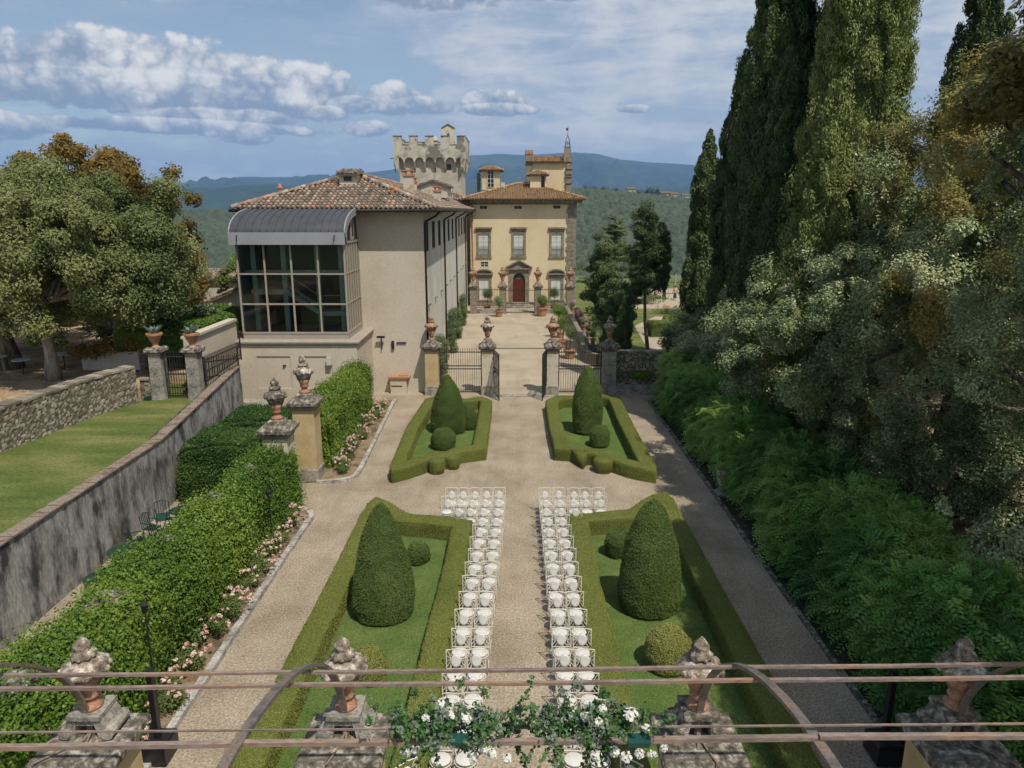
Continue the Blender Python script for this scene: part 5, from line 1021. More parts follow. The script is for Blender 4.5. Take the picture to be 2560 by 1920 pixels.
leafy(mass([(-12.0, -9.2, 27.6, 29.8, 2.15)]), 42000, .075, DKHEDGE, 'laurel_hedge', out=.1, amp=.22, asc=1.1, jit=.75, tbias=.4, tvar=.7, patch=1.1, aspect=.6, label='second laurel hedge block just behind the first, towards the wing', cat='hedge')

# wisteria leaflets: every spray is a stem of paired leaflets
def sprays(P, D, length, nl, w, tb, tv, patch):
    n = len(P); D = D/np.linalg.norm(D, axis=1)[:, None]; up = np.array([0, 0, 1.]); S = np.cross(D, up); S /= np.linalg.norm(S, axis=1)[:, None]+1e-6; S = S+RS.normal(0, .25, S.shape)
    ts = np.clip(tb+(vnoise(P, patch)-.5)*tv+RS.normal(0, .12, n), 0, 1); VV = []; TT = []
    for k in range(nl):
        f = (k+.6)/nl; side = 1 if k % 2 else -1; q = P+D*length*(f-.3)-up*(.12*length*f*f*2)
        ax = S*side*.9+D*.5; ax /= np.linalg.norm(ax, axis=1)[:, None]; lw = np.cross(ax, np.cross(D, S)); lw /= np.linalg.norm(lw, axis=1)[:, None]+1e-6
        l = w*2.4*(1-.5*abs(f-.4)); a = q; b = q+ax*l*.5+lw*w*.42; c = q+ax*l-up*.01; d = q+ax*l*.5-lw*w*.42
        VV.append(np.stack([a, b, c, d], 1)); TT.append(ts)
    V = np.concatenate(VV).reshape(-1, 3); return V, np.arange(len(V)).reshape(-1, 4), np.concatenate(TT)
mb = mass([(8.5, 11.0, 5, 39.5, 2.5)]); V0 = rough_verts(rough_verts(mb.v, .6, .6), .3, 1.9)
P, Nn = sample(V0, mb.f, 40000); k = (P[:, 2] > .3); P, Nn = P[k], Nn[k]
D = Nn*np.array([1, 1, .6])+RS.normal(0, .6, P.shape)+np.array([-.25, 0, -.15]); l = LV(); P = P+Nn*(RS.rand(len(P), 1)**3)*.45; l.put(*sprays(P, D, .40, 9, .07, .5, 1.1, .9))
wi = l.build('wisteria', WIST); tag(wi, 'long feathery wisteria bank spilling over the right hand wall', 'climber')
core = MB(); core.v = [(x+.18 if x < 9.85 else x-.1, y, z*.93) for x, y, z in V0]; core.f = mb.f; core.t = [.1]*len(mb.f); core.build('dark_core', DKHEDGE, wi, tint=True)  # dark inner core, added to block light and darken gaps between leaves
MB().box(9.0, 9.25, 4, 39.6, 0, .8).build('garden_wall', GREYW, label='low grey wall under the wisteria on the right', cat='wall')
def rubble_wall(path, h0, h1, w, lab, z0=0., name='rubble_wall', size=.19, mat=None):
    """dry laid wall: every stone has its own bulge in the face mesh"""
    mb = MB(); P = [Vector((x, y, 0)) for x, y in path]; tot = sum((b-a).length for a, b in zip(P, P[1:])); run = 0
    for a, b in zip(P, P[1:]):
        d = b-a; L = d.length; d /= L; nn = Vector((-d.y, d.x, 0)); nu = max(1, int(L/.085))
        for side in (-1, 1):
            hh = lambda s: h0+(h1-h0)*(run+s)/tot
            nv = max(2, int(max(h0, h1)/.08)); vs = []; fs = []; ts = []
            for i in range(nu+1):
                for j in range(nv+1):
                    s_ = L*i/nu; z = hh(s_)*j/nv; c = a+d*s_+nn*side*w/2
                    q = Vector((run+s_, side*3, z))/size; v = mnoise.voronoi(q)[0]; e = min(.035, (v[1]-v[0])*.08)
                    vs.append(c+nn*side*e+Vector((0, 0, z0+z+(.05*mnoise.noise(q*.8) if j == nv else 0))))
            for i in range(nu):
                for j in range(nv):
                    f = (i*(nv+1)+j, (i+1)*(nv+1)+j, (i+1)*(nv+1)+j+1, i*(nv+1)+j+1); fs.append(f)
                    q = Vector((run+L*(i+.5)/nu, side*3, hh(L*i/nu)*(j+.5)/nv))/size; v = mnoise.voronoi(q); p = v[1][0]; ts.append(.12 if v[0][1]-v[0][0] < .13 else .25+.75*((math.sin(p.x*12.9+p.y*7.2+p.z*78.2)*437.5) % 1))
            n0 = len(mb.v); mb.v += [tuple(v) for v in vs]; mb.f += [tuple(i+n0 for i in f) for f in fs]; mb.t += ts
        run += L
    run = 0
    for a, b in zip(P, P[1:]):
        d = b-a; L = d.length; d /= L; nn = Vector((-d.y, d.x, 0)); n = max(1, int(L/.35)); s0 = 0
        for i in range(n):
            s1 = L*(i+1)/n; za = z0+h0+(h1-h0)*(run+s0)/tot; zb = z0+h0+(h1-h0)*(run+s1)/tot; j = random.uniform(-.03, .03); ww = w/2+.05+random.uniform(-.02, .02)
            mb.slab([a+d*(s0+.01)-nn*ww+Vector((0, 0, za+j-.04)), a+d*(s1-.01)-nn*ww+Vector((0, 0, zb+j-.04)), a+d*(s1-.01)+nn*ww+Vector((0, 0, zb+j-.04)), a+d*(s0+.01)+nn*ww+Vector((0, 0, za+j-.04))], (0, 0, .09)); mb.t[-6:] = [random.uniform(.2, .9)]*6; s0 = s1
        run += L
    return mb.build(name, mat or RUBBLE, tint=True, label=lab, cat='wall')
# grey stained retaining wall with its brick coping
g = MB(); pts = [(-12.45, -4), (-12.5, 10), (-12.5, 24.3), (-12.95, 33.0)]
def gz(y): return 2.55 if y < 24 else 2.55+(y-24)*.085
for (ax, ay), (bx, by) in zip(pts, pts[1:]):
    n = int((by-ay)/.6)
    for i in range(n):
        y0_, y1_ = ay+(by-ay)*i/n, ay+(by-ay)*(i+1)/n; xa, xb = ax+(bx-ax)*i/n, ax+(bx-ax)*(i+1)/n
        g.add([(xa, y0_, -.1), (xb, y1_, -.1), (xb, y1_, gz(y1_)), (xa, y0_, gz(y0_))], [(0, 1, 2, 3)])
g.add([(-12.95, 33, -.1), (-13.4, 33, -.1), (-13.4, 33, gz(33)), (-12.95, 33, gz(33))], [(0, 1, 2, 3)]); g.add([(-13.4, 33, 0), (-13.0, 24.3, 0), (-13.0, 24.3, gz(24.3)), (-13.4, 33, gz(33))], [(0, 1, 2, 3)])
gw_ = g.build('retaining_wall', GREYW, label='tall grey plastered wall with black streaks below the striped lawn', cat='wall')
cp = MB()
for (ax, ay), (bx, by) in zip(pts, pts[1:]):
    n = int((by-ay)/.24); 
    for i in range(n):
        y0_, y1_ = ay+(by-ay)*i/n+.006, ay+(by-ay)*(i+1)/n-.006; xa, xb = ax+(bx-ax)*i/n, ax+(bx-ax)*(i+1)/n; j = random.uniform(-.012, .012)
        cp.slab([(xa-.34, y0_, gz(y0_)+j), (xa+.05+j, y0_, gz(y0_)+j), (xb+.05+j, y1_, gz(y1_)+j), (xb-.34, y1_, gz(y1_)+j)], (0, 0, .05+j*.5))
cp.build('coping', COPE, gw_)
rubble_wall([(-18.6, 2), (-18.35, 12), (-17.75, 23.2), (-17.0, 27.8), (-16.35, 29.7)], 1.35, 1.6, .5, 'rough rubble wall rising along the far side of the striped lawn', 2.4)
rubble_wall([(-16.3, 30.4), (-15.5, 30.5)], .95, .95, .4, 'low stretch of rubble wall under the fence left of the agave gate', 2.4)
d = MB(); d.prism([(-17.36, 25.55), (-17.30, 25.55), (-17.16, 25.95), (-17.22, 25.95)], 2.45, 3.12); d.box(-17.30, -17.22, 25.62, 25.9, 3.12, 3.2); d.build('rusty_hatch', TERRA, label='small rust red hatch at the foot of the rubble wall', cat='hatch')
rubble_wall([(6.0, 41.0), (8.9, 41.0)], 2.45, 2.5, .5, 'shaded rubble wall right of the mossy gate pillar', 0)
rubble_wall([(10.75, 4), (10.75, 22), (10.6, 30), (10.5, 40)], 2.0, 2.1, .35, 'long rubble wall behind the wisteria along the oak grove', 0)
MB().box(6.1, 8.8, 40.2, 40.7, 0, .3).box(6.1, 8.8, 40.45, 40.7, .3, .55).build('stone_steps', STONE, label='shaded stone steps at the foot of the rubble wall', cat='steps')
l = LV(); l.put(*foliage_ball((7.4, 40.6, 1.15), (1.2, .25, .3), 1500, .11, .2, hole=.35)); l.build('wall_creeper', IVY); tag(COL.objects[len(COL.objects)-1], 'dark creeper hanging on the shaded rubble wall', 'climber')
# gate with agaves
for x, lab in ((-15.45, 'rough grey stone pillar left of the small iron gate'), (-13.85, 'rough grey stone pillar right of the small iron gate')):
    p = thing('gate_pillar', lab, 'pillar', (x, 30.3, 2.45), 'pillars of the agave gate'); mb = MB().frus(x, 30.3, [(2.4, .30, .3), (3.2, .27, .27), (4.5, .26, .26)]); mb.build('shaft', GREYW if False else STONE, p)
    MB().frus(x, 30.3, [(4.5, .3, .3), (4.58, .38, .38), (4.7, .38, .38), (4.76, .3, .3)]).build('cap', LICHEN, p)
    t = thing('agave_pot', 'agave in a terracotta urn on the %s pillar of the small gate' % ('left' if x < -15 else 'right'), 'potted plant', (x, 30.3, 4.76), 'agaves in terracotta urns')
    MB().lathe(x, 30.3, [(.17, 0), (.11, .08), (.14, .18), (.24, .36), (.27, .46), (.34, .52), (.34, .6), (.28, .6)], 18, z=4.76).build('pot', TERRA, t)
    m = MB()
    for k in range(26):
        a = k*2.4; e = R(28+50*random.random()); L = random.uniform(.38, .52); dx, dy = math.cos(a), math.sin(a); pz = 5.34; p0 = Vector((x+dx*.04, 30.3+dy*.04, pz)); s = Vector((-dy, dx, 0))
        p1 = p0+Vector((dx*math.cos(e), dy*math.cos(e), math.sin(e)))*L*.55; p2 = p0+Vector((dx*math.cos(e*.85), dy*math.cos(e*.85), math.sin(e*.85)))*L
        m.add([p0-s*.03, p0+s*.03, p1+s*.035, p2, p1-s*.035], [(0, 1, 2, 3, 4)])
    m.build('agave', AGAVE, t)
fence('iron_gate', (-15.15, 30.3), (-14.15, 30.3), 2.0, 'small iron gate between the two agave pillars', 'gate', z0=2.45, rails=(.5, 1.1), sp=.11)
fence('iron_fence', (-16.3, 30.45), (-15.75, 30.4), 1.2, 'short iron fence on the low wall left of the agave gate', 'fence', z0=3.35, rails=(.6,), sp=.1)
fence('iron_railing', (-13.55, 30.5), (-14.0, 36.0), 1.2, 'iron stair railing right of the agave gate beside the beige wall', 'railing', z0=3.0, rails=(.6,), sp=.14, top=-.3)
fence('iron_railing', (-13.4, 30.3), (-12.95, 32.9), 1.5, 'sloping iron railing above the end of the grey wall', 'railing', z0=2.7, rails=(.7,), sp=.13, top=-.35)
MB().box(-14.75, -14.5, 31.4, 37, 2.4, 4.9).box(-14.85, -14.4, 31.4, 36.9, 4.9, 5.02).build('garden_wall', BEIGE, label='tall beige wall running from the agave gate to the glazed bay', cat='wall')
MB().box(-13.6, -12.0, 33.6, 35.4, 0, .95).box(-13.75, -11.9, 33.5, 35.5, .95, 1.05).box(-12.9, -12.2, 32.9, 33.5, 0, .5).build('stone_trough', STONE, label='low stone trough between the grey wall end and the podium', cat='trough')
MB().frus(-15.9, 30.0, [(2.46, .16, .1), (2.58, .14, .09), (2.62, .08, .04)]).tube([(-15.9, 29.95, 2.62), (-15.75, 29.95, 2.66)], .02, 5).build('hose_box', DKGRN, label='small dark green box on the lawn at the foot of the agave gate', cat='box')

# ============================================================ ROSES
G3 = 'rose bushes in the kerbside beds'
def rose(x, y, lab, s=1.):
    t = thing('rose_bush', lab, 'rose bush', (x, y, 0), G3); l = LV()
    for k in range(5): l.put(*foliage_ball((x+random.uniform(-.2, .2)*s, y+random.uniform(-.4, .4)*s, .35*s+random.uniform(-.05, .2)), (.30*s, .36*s, .26*s), 420, .06, .15, hole=.25, hs=3))
    l.build('foliage', YEW, t); f = LV()
    for k in range(int(26*s)):
        a = random.uniform(0, 2*PI); r = math.sqrt(random.random()); c = (x+r*.48*s*math.cos(a), y+r*.66*s*math.sin(a), .42+.30*s*(1-r*r)+random.uniform(-.1, .12)); tb_ = random.uniform(.1, 1)
        for q in range(1): f.put(*foliage_ball(c, .045*random.uniform(.7, 1.25), 16, .055, .6, tb=tb_, tv=.1, asp=.9))
    f.build('blooms', PINK, t)
ry = [8.0, 9.3, 10.6, 11.9, 13.2, 14.4, 15.6, 16.8, 18.0, 19.1, 20.2, 21.3, 22.4]
for k, y in enumerate(ry): rose(-7.45+.06*math.sin(k*2.1), y, 'pale pink rose bush in the long left bed, %s from the near end' % ORD[k], random.uniform(.8, 1.1))
for k, y in enumerate([27.6, 29.0, 30.5, 32.0, 33.6, 35.2, 36.8]): rose(-7.05+.05*math.sin(k*2.7), y, 'pink rose bush in the far bed, %s from the tall ochre pillar' % ORD[k], random.uniform(.75, 1.0))

# ============================================================ GREEN GARDEN FURNITURE BY THE WALL
def gtable(x, y, r, lab, fold=False):
    t = thing('garden_table', lab, 'table', (x, y, 0), 'dark green tables by the grey wall'); MB().lathe(x, y, [(r-.02, 0), (r, .01), (r, .03), (r-.02, .04)], 28, z=.70).build('tabletop', DKGRN, t)
    for k in range(3): a = 2*PI*k/3+.4; MB().tube([(x, y, .45), (x+r*.6*math.cos(a), y+r*.6*math.sin(a), 0)], .02, 5).build('leg', DKGRN, t)
    MB().tube([(x, y, .4), (x, y, .7)], .03, 6).build('column', DKGRN, t)
gtable(-11.2, 17.7, .52, 'round dark green table nearest the camera beside the grey wall'); gtable(-11.5, 19.3, .48, 'round dark green table under the stacked green chairs'); gtable(-11.1, 22.2, .4, 'small dark green table by the laurel hedge')
def gchair(x, y, z, rz, tilt, lab):
    c = thing('garden_chair', lab, 'chair', (0, 0, 0), 'dark green chairs stacked by the grey wall')
    MB().frus(0, 0, [(.43, .2, .19), (.45, .21, .2), (.46, .2, .19)]).build('seat', DKGRN, c); b = MB()
    b.tube([(-.2, .19, .45), (-.21, .25, .88), (0, .27, .95), (.21, .25, .88), (.2, .19, .45)], .018, 5)
    for k in range(4): xx = -.12+.08*k; b.tube([(xx, .19, .46), (xx*.9, .26, .92)], .012, 4)
    for s in (-1, 1): b.tube([(s*.2, .2, .68), (s*.24, -.05, .68), (s*.22, -.17, .64), (s*.2, -.17, .44)], .015, 5)
    b.build('backrest', DKGRN, c)
    for sx_, sy_ in ((-1, -1), (1, -1), (-1, 1), (1, 1)): MB().tube([(sx_*.18, sy_*.17, .44), (sx_*.21, sy_*.22, 0)], .016, 5).build('leg', DKGRN, c)
    c.location = (x, y, z); c.rotation_euler = (tilt, 0, rz)
for x, y, z, rz, tl, lab in ((-11.35, 18.9, .74, .5, PI, 'dark green chair lying upside down on the round table'), (-11.1, 20.0, 0, 2.6, 0, 'dark green chair just behind the table with the upturned chair'), (-11.7, 20.4, 0, 1.9, 0, 'dark green chair against the wall, first of the row'), (-11.25, 20.9, 0, 2.9, 0, 'dark green chair in the middle of the cluster'),
                             (-11.75, 21.4, .0, 1.4, .0, 'dark green chair against the wall, second of the row'), (-11.6, 21.9, .25, .4, .35, 'dark green chair tipped up on the others'), (-11.2, 21.6, .2, -.5, -.3, 'dark green chair leaning next to the small table')): gchair(x, y, z, rz, tl, lab)

# ============================================================ LAMPS AND SPEAKERS
def lantern_post(x, y, h, lab):
    t = thing('garden_lamp', lab, 'lamp', (x, y, 0), 'black lantern posts'); MB().tube([(x, y, 0), (x, y, h-.25)],   .016, 6).build('post', BLACK, t); MB().lathe(x, y, [(.03, 0), (.06, .04), (.08, .18), (.09, .20), (.03, .25), (.01, .28)], 6, z=h-.25).build('lantern', BLACK, t)
lantern_post(-7.5, 13.0, 2.75, 'black lantern post rising out of the ivy near the camera'); lantern_post(-7.55, 20.6, 2.1, 'black lantern post at the far end of the ivy by the roses')
for x, lab in ((-6.95, 'black column loudspeaker on its base on the left path'), (7.32, 'black column loudspeaker on its base on the shaded right path')):
    t = thing('loudspeaker', lab, 'loudspeaker', (x, 11.9, 0), 'slim column loudspeakers'); MB().frus(x, 11.9, [(0, .22, .25), (.03, .25, .28), (.42, .25, .28), (.46, .22, .25)]).build('subwoofer', BLACK, t); MB().box(x-.05, x+.05, 11.85, 11.97, .46, 1.98).build('column', BLACK, t); MB().box(x-.21, x+.21, 11.61, 11.617, .05, .4).build('grille', DARK, t)

# ============================================================ IRON PERGOLA
PG = thing('iron_pergola', 'rusty iron tunnel pergola whose bars cross the bottom of the view', 'pergola', (0, 5, 0))
def ell(t, x=0): return (x, 5.0+4.9*math.cos(t), 2.2+3.27*math.sin(t))
for x in (-6.85, -2.7, 3.02, 7.22):
    MB().tube([ell(PI*k/40, x) for k in range(41)], .034, 4, flat=(1.6, .7)).build('rib', RIBM, PG)
    MB().tube([ell(0.02, x), (x+.06, 9.6, 2.21)], .02, 4).tube([ell(0.02, x), (x-.07, 9.55, 2.21)], .02, 4).build('foot_tie', RUST, PG)
for t, dz, name in ((.815, -.10, 0), (1.02, -.12, 0), (1.37, -.02, 0)):
    y, z = ell(t)[1:]
    for a, b in ((-12.5, -6.85), (-6.85, -2.7), (-2.7, 3.02), (3.02, 7.22), (7.22, 12.5)):
        j = random.uniform(-.008, .008)
        MB().tube([(a+.01, y+j, z+.03+a*.013+dz+j), ((a+b)/2, y, z+.03+(a+b)/2*.013-.012+dz), (b-.01, y+j, z+.03+b*.013+dz-j)], .0225 if t < 1.2 else .027, 4, flat=(1.0, .85)).build('bar', RUST, PG)
y, z = ell(1.350)[1:]
for a, b in ((-12.5, -2.7), (-2.7, 3.02), (3.02, 12.5)): MB().tube([(a, y+.05, z+.05+a*.010), (b, y+.05, z+.05+b*.010)], .012, 4).build('bar', RUST, PG)
# diagonal brace bars laid over the pier tops
for x, dx in ((-6.85, -.9), (-2.7, -.25), (3.02, .25), (7.22, .9)): MB().tube([(x, 9.75, 2.24), (x+dx*.6, 9.2, 2.24)], .014, 4).build('brace', RUST, PG)

# ============================================================ FLOWER GARLAND ON THE PERGOLA
FG = thing('flower_garland', 'ivy and white flower garland draped over the iron bars above the aisle', 'flower garland', (.1, 6, 5.4))
GY, GZ = 6.05, 5.5
l = LV(); l2 = LV()
def gclump(lv, c, r, n, leaf, tb=.4): lv.put(*foliage_ball(c, r, n, leaf, .15, tb=tb, tv=.4, patch=5, jit=.8, asp=.7))
for k in range(185):
    side = -1 if k % 2 else 1; cx = (-.60 if side < 0 else .80)+random.gauss(0, .30); dz = random.gauss(.05, .10); dy = random.gauss(.04, .12)
    gclump(l if random.random() < .6 else l2, (cx, GY+dy, GZ+dz), random.uniform(.05, .10), 34, random.uniform(.035, .055))
for k in range(80): cx = random.uniform(-1.2, 1.35); gclump(l, (cx, GY+random.uniform(-.05, .25), GZ-.02+random.uniform(-.25, .08)), .07, 18, .04)
stems = MB()
for k in range(42):   # trailing strands with leaves
    x0_ = random.uniform(-1.1, 1.2); p = Vector((x0_, GY+random.uniform(-.05, .15), GZ+.02)); dr = Vector((random.uniform(-.4, .4), random.uniform(-.5, .35), random.uniform(-.9, .5))).normalized(); pts = [p.copy()]
    for s in range(random.randint(4, 8)):
        dr = (dr+Vector((random.uniform(-.4, .4), random.uniform(-.3, .3), random.uniform(-.45, .25)))).normalized(); p = p+dr*.07; pts.append(p.copy()); n = 4
        PP_ = np.array([p+Vector((random.gauss(0, .02), random.gauss(0, .02), random.gauss(0, .02))) for _ in range(n)]); V, F = leafq(PP_, np.tile([0, -.4, .9], (n, 1)), np.full(n, .05), np.full(n, .042), jit=.5); l.put(V, F, RS.uniform(.2, .8, n))
    stems.tube(pts, .004, 3, cap=False)
l.build('ivy_leaves', M('garland ivy leaves', (.03, .08, .024), (.06, .14, .042), (.12, .21, .065), tint=True, scale=5, rough=.5, trans=.15), FG); l2.build('eucalyptus_leaves', M('grey green leaves', (.09, .13, .09), (.16, .21, .15), (.24, .29, .21), tint=True, scale=5, rough=.6, trans=.15), FG); stems.build('stems', YEW, FG)
for k, (cx, cy, cz, r) in enumerate([(-.62, 0, .17, .06), (-.45, -.02, .14, .055), (-.7, .05, .24, .05), (-.36, .02, .08, .04), (-.85, 0, .12, .04), (1.18, 0, .16, .07), (.72, -.02, .15, .045), (.9, .03, .2, .045), (.85, -.05, .1, .05), (.6, .05, .12, .035), (1.32, -.05, .05, .04), (-.28, -.12, -.12, .055), (-.2, -.15, -.17, .06), (-.38, -.14, -.2, .06), (-.05, -.15, -.22, .05), (-.95, -.12, -.14, .05),
                                     (1.0, -.15, -.14, .05), (1.12, -.16, -.2, .055), (1.25, -.14, -.17, .05), (1.38, -.12, -.2, .045), (.82, -.15, -.2, .05), (1.5, -.1, -.14, .04), (-1.05, -.1, -.2, .05)]):
    f = LV(); c = (cx, GY+cy, GZ+cz); f.put(*foliage_ball(c, r, 80, r*.75, .45, tb=.6, tv=.3, asp=.85, jit=.35)); o = f.build('flower', PETAL, FG); MB().lathe(c[0], c[1]-.005, [(r*.18, 0), (r*.22, r*.15), (r*.05, r*.3)], 8, z=c[2]+r*.75).build('flower_centre', IVYY, o)
for cx in (-.50, 1.25): MB().frus(cx, GY-.08, [(GZ-.12, .09, .05), (GZ-.05, .11, .07)]).build('tray', TRAYM, FG)

# ============================================================ TREES
def tree(name, lab, cat, base, trunk, clumps, leaf, mat, per, grp=None, lo=.45, tb=.5, tv=.5, patch=.45, mat2=None, m2=None, bark=BARK, trunk_r=.3, limbs=6, jit=.6, asp=.55, hole=0., hs=1.5, up=None, face=.55):
    t = thing(name, lab, cat, base, grp); b = Vector(base); m = MB(); tp = [b+Vector(p) for p in trunk]; n = len(tp)
    m.tube(tp, [trunk_r*(1.25 if i == 0 else 1-.55*i/(n-1)) for i in range(n)], 9); m.build('trunk', bark, t, smooth=True)
    if limbs:
        lm = MB(); pick = random.sample(clumps, min(limbs, len(clumps)))
        for c in pick: e = Vector(c[0]); s = tp[-1]*.6+tp[-2]*.4 if n > 1 else tp[-1]; mid = (s+e)/2+Vector((random.uniform(-.3, .3), random.uniform(-.3, .3), -.3)); lm.tube([s, mid, e], [trunk_r*.42, trunk_r*.28, trunk_r*.10], 6)
        lm.build('limbs', bark, t, smooth=True)
    A = LV(); B = LV()
    for c, r in clumps:
        V, F, T_ = foliage_ball(c, r, per, leaf, lo, jit=jit, tb=tb, tv=tv, patch=patch, asp=asp, hole=hole, hs=hs, up=up, face=face); T_ = np.clip(T_+random.gauss(0, .10), 0, 1)
        (B if (m2 and m2(c)) else A).put(V, F, T_)
    if A.V: A.build('crown', mat, t)
    if B.V: B.build('crown_tips', mat2, t)
    return t
def shell(c, rad, n, r, seed, zlo=-.75, inner=.35, lump=.22):
    """clump centres through an uneven ellipsoid, mostly near its surface"""
    rs = random.Random(seed); out = []
    while len(out) < n:
        d = Vector((rs.gauss(0, 1), rs.gauss(0, 1), rs.gauss(0, 1))).normalized()
        if d.z < zlo: continue
        k = (1-inner*rs.random()**1.5)*(1+lump*(mnoise.noise(d*2.2+Vector((seed, 0, 0)))*1.6)); q = rs.uniform(.65, 1.35)*r
        out.append((Vector(c)+Vector((d.x*rad[0], d.y*rad[1], d.z*rad[2]))*k, (q, q, q*.75)))
    return out
# left: the big hackberry on the upper terrace, bronze trees behind it
tree('hackberry_tree', 'huge grey green tree with pale trunk over the terrace on the left', 'tree', (-20.9, 31.5, 3.0), [(0, 0, 0), (.05, 0, 1.2), (-.1, 0, 2.6), (.3, .2, 4.2)], shell((-20.9, 33, 8.1), (5.5, 5.4, 4.1), 430, .85, 3, zlo=-.6, lump=.26), .125, LTREE, 1300, mat2=LTREEB, m2=lambda c: c.z > 10.5 and mnoise.noise(c*.55) > .45, bark=BARKP, trunk_r=.30, limbs=14, tb=.55, tv=.65, patch=.8, hole=.30, hs=1.3, lo=.3)
tree('dark_trunk_tree', 'leaning dark trunked tree at the far left behind the pale trunk', 'tree', (-24.3, 34, 3.0), [(0, 0, 0), (-.4, 0, 2), (-.7, 0, 3.8), (-.9, .2, 5.5)], shell((-25.5, 35.5, 8.6), (5, 5, 4.2), 130, 1.0, 8, zlo=-.5), .20, LTREE, 500, trunk_r=.35, limbs=8, tb=.4)
tree('bronze_tree', 'bronze leaved tree whose top shows above the big tree on the left', 'tree', (-29.5, 47, 3.0), [(0, 0, 0), (.2, 0, 3), (0, .2, 6), (0, 0, 8)], shell((-28.5, 47, 9.6), (5.6, 4.5, 4.8), 150, .9, 5, lump=.4), .24, LTREEB, 420, trunk_r=.4, limbs=8, hole=.30, hs=1.2, lo=.2)
tree('bronze_tree', 'golden bronze tree showing to the right of and behind the big left tree', 'tree', (-22.6, 46, 3.0), [(0, 0, 0), (.2, 0, 4), (.4, .2, 7)], shell((-23.4, 46, 7.9), (3.3, 4, 5.2), 110, .85, 6, lump=.4), .22, LTREEB, 420, trunk_r=.35, limbs=8, hole=.30, hs=1.2, lo=.2)
tree('small_tree', 'small green tree beside the low roofs left of the glazed bay', 'tree', (-20.3, 52, 2.5), [(0, 0, 0), (0, 0, 2)], shell((-20.3, 52, 5.4), (1.1, 1.1, 1.1), 24, .4, 9), .14, YEW, 260, trunk_r=.15, limbs=3)
tree('distant_tree', 'rounded green tree in the valley seen over the low roofs', 'tree', (-29.8, 85, -2), [(0, 0, 0), (0, 0, 4)], shell((-29.8, 85, 3.6), (3, 3, 3.2), 40, 1.0, 10), .3, IVY, 260, trunk_r=.25, limbs=3)
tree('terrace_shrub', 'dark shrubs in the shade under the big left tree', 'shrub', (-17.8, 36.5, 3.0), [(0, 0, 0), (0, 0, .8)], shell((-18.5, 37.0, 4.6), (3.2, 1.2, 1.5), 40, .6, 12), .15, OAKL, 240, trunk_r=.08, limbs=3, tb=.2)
tree('terrace_shrub', 'bright green bush at the far left edge behind the dark trunk', 'shrub', (-27.5, 38.5, 3.0), [(0, 0, 0), (0, 0, .8)], shell((-27, 38.5, 5.0), (3.0, 1.2, 2.0), 40, .6, 13), .15, IVY, 260, trunk_r=.08, limbs=3)
for k in range(6):   # backdrop of trees under the big crown
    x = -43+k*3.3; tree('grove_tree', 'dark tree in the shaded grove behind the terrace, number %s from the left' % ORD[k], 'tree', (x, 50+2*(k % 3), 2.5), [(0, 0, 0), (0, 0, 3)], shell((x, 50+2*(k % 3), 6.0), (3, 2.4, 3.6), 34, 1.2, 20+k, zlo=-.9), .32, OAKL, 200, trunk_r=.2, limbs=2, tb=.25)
# ivy covered pergola roof and low roofs behind the agave gate
leafy(mass([(-18.9, -14.95, 33.3, 41.2, .9)], z0=4.1), 42000, .12, IVYY, 'ivy_roof', out=.12, amp=.3, asc=.8, tbias=.45, tvar=.7, patch=.8, aspect=.7, label='bright green creeper roof behind the agave gate', cat='climber')
ar = MB()
for x in (-19.4, -17.2, -15.1): ar.tube([(x, 37.4, 2.4), (x, 37.4, 4.2)], .06, 6)
ar.build('arbour_posts', PIPE, label='dark posts carrying the creeper roof', cat='arbour')
l = LV(); 
for k in range(9): l.put(*foliage_ball((-20.9+k*.36, 33.4+random.uniform(-.4, .4), 4.1+random.uniform(-.15, .25)), (.6, .7, .4), 420, .12, .2))
l.build('dry_creeper', LTREEB); tag(COL.objects[len(COL.objects)-1], 'brownish dry creeper on a low shed roof left of the agave gate', 'climber')
MB().box(-20.8, -18.0, 33.6, 34.6, 2.9, 3.9).build('garden_shed', BEIGE2, label='low pale shed wall under the dry creeper', cat='shed')
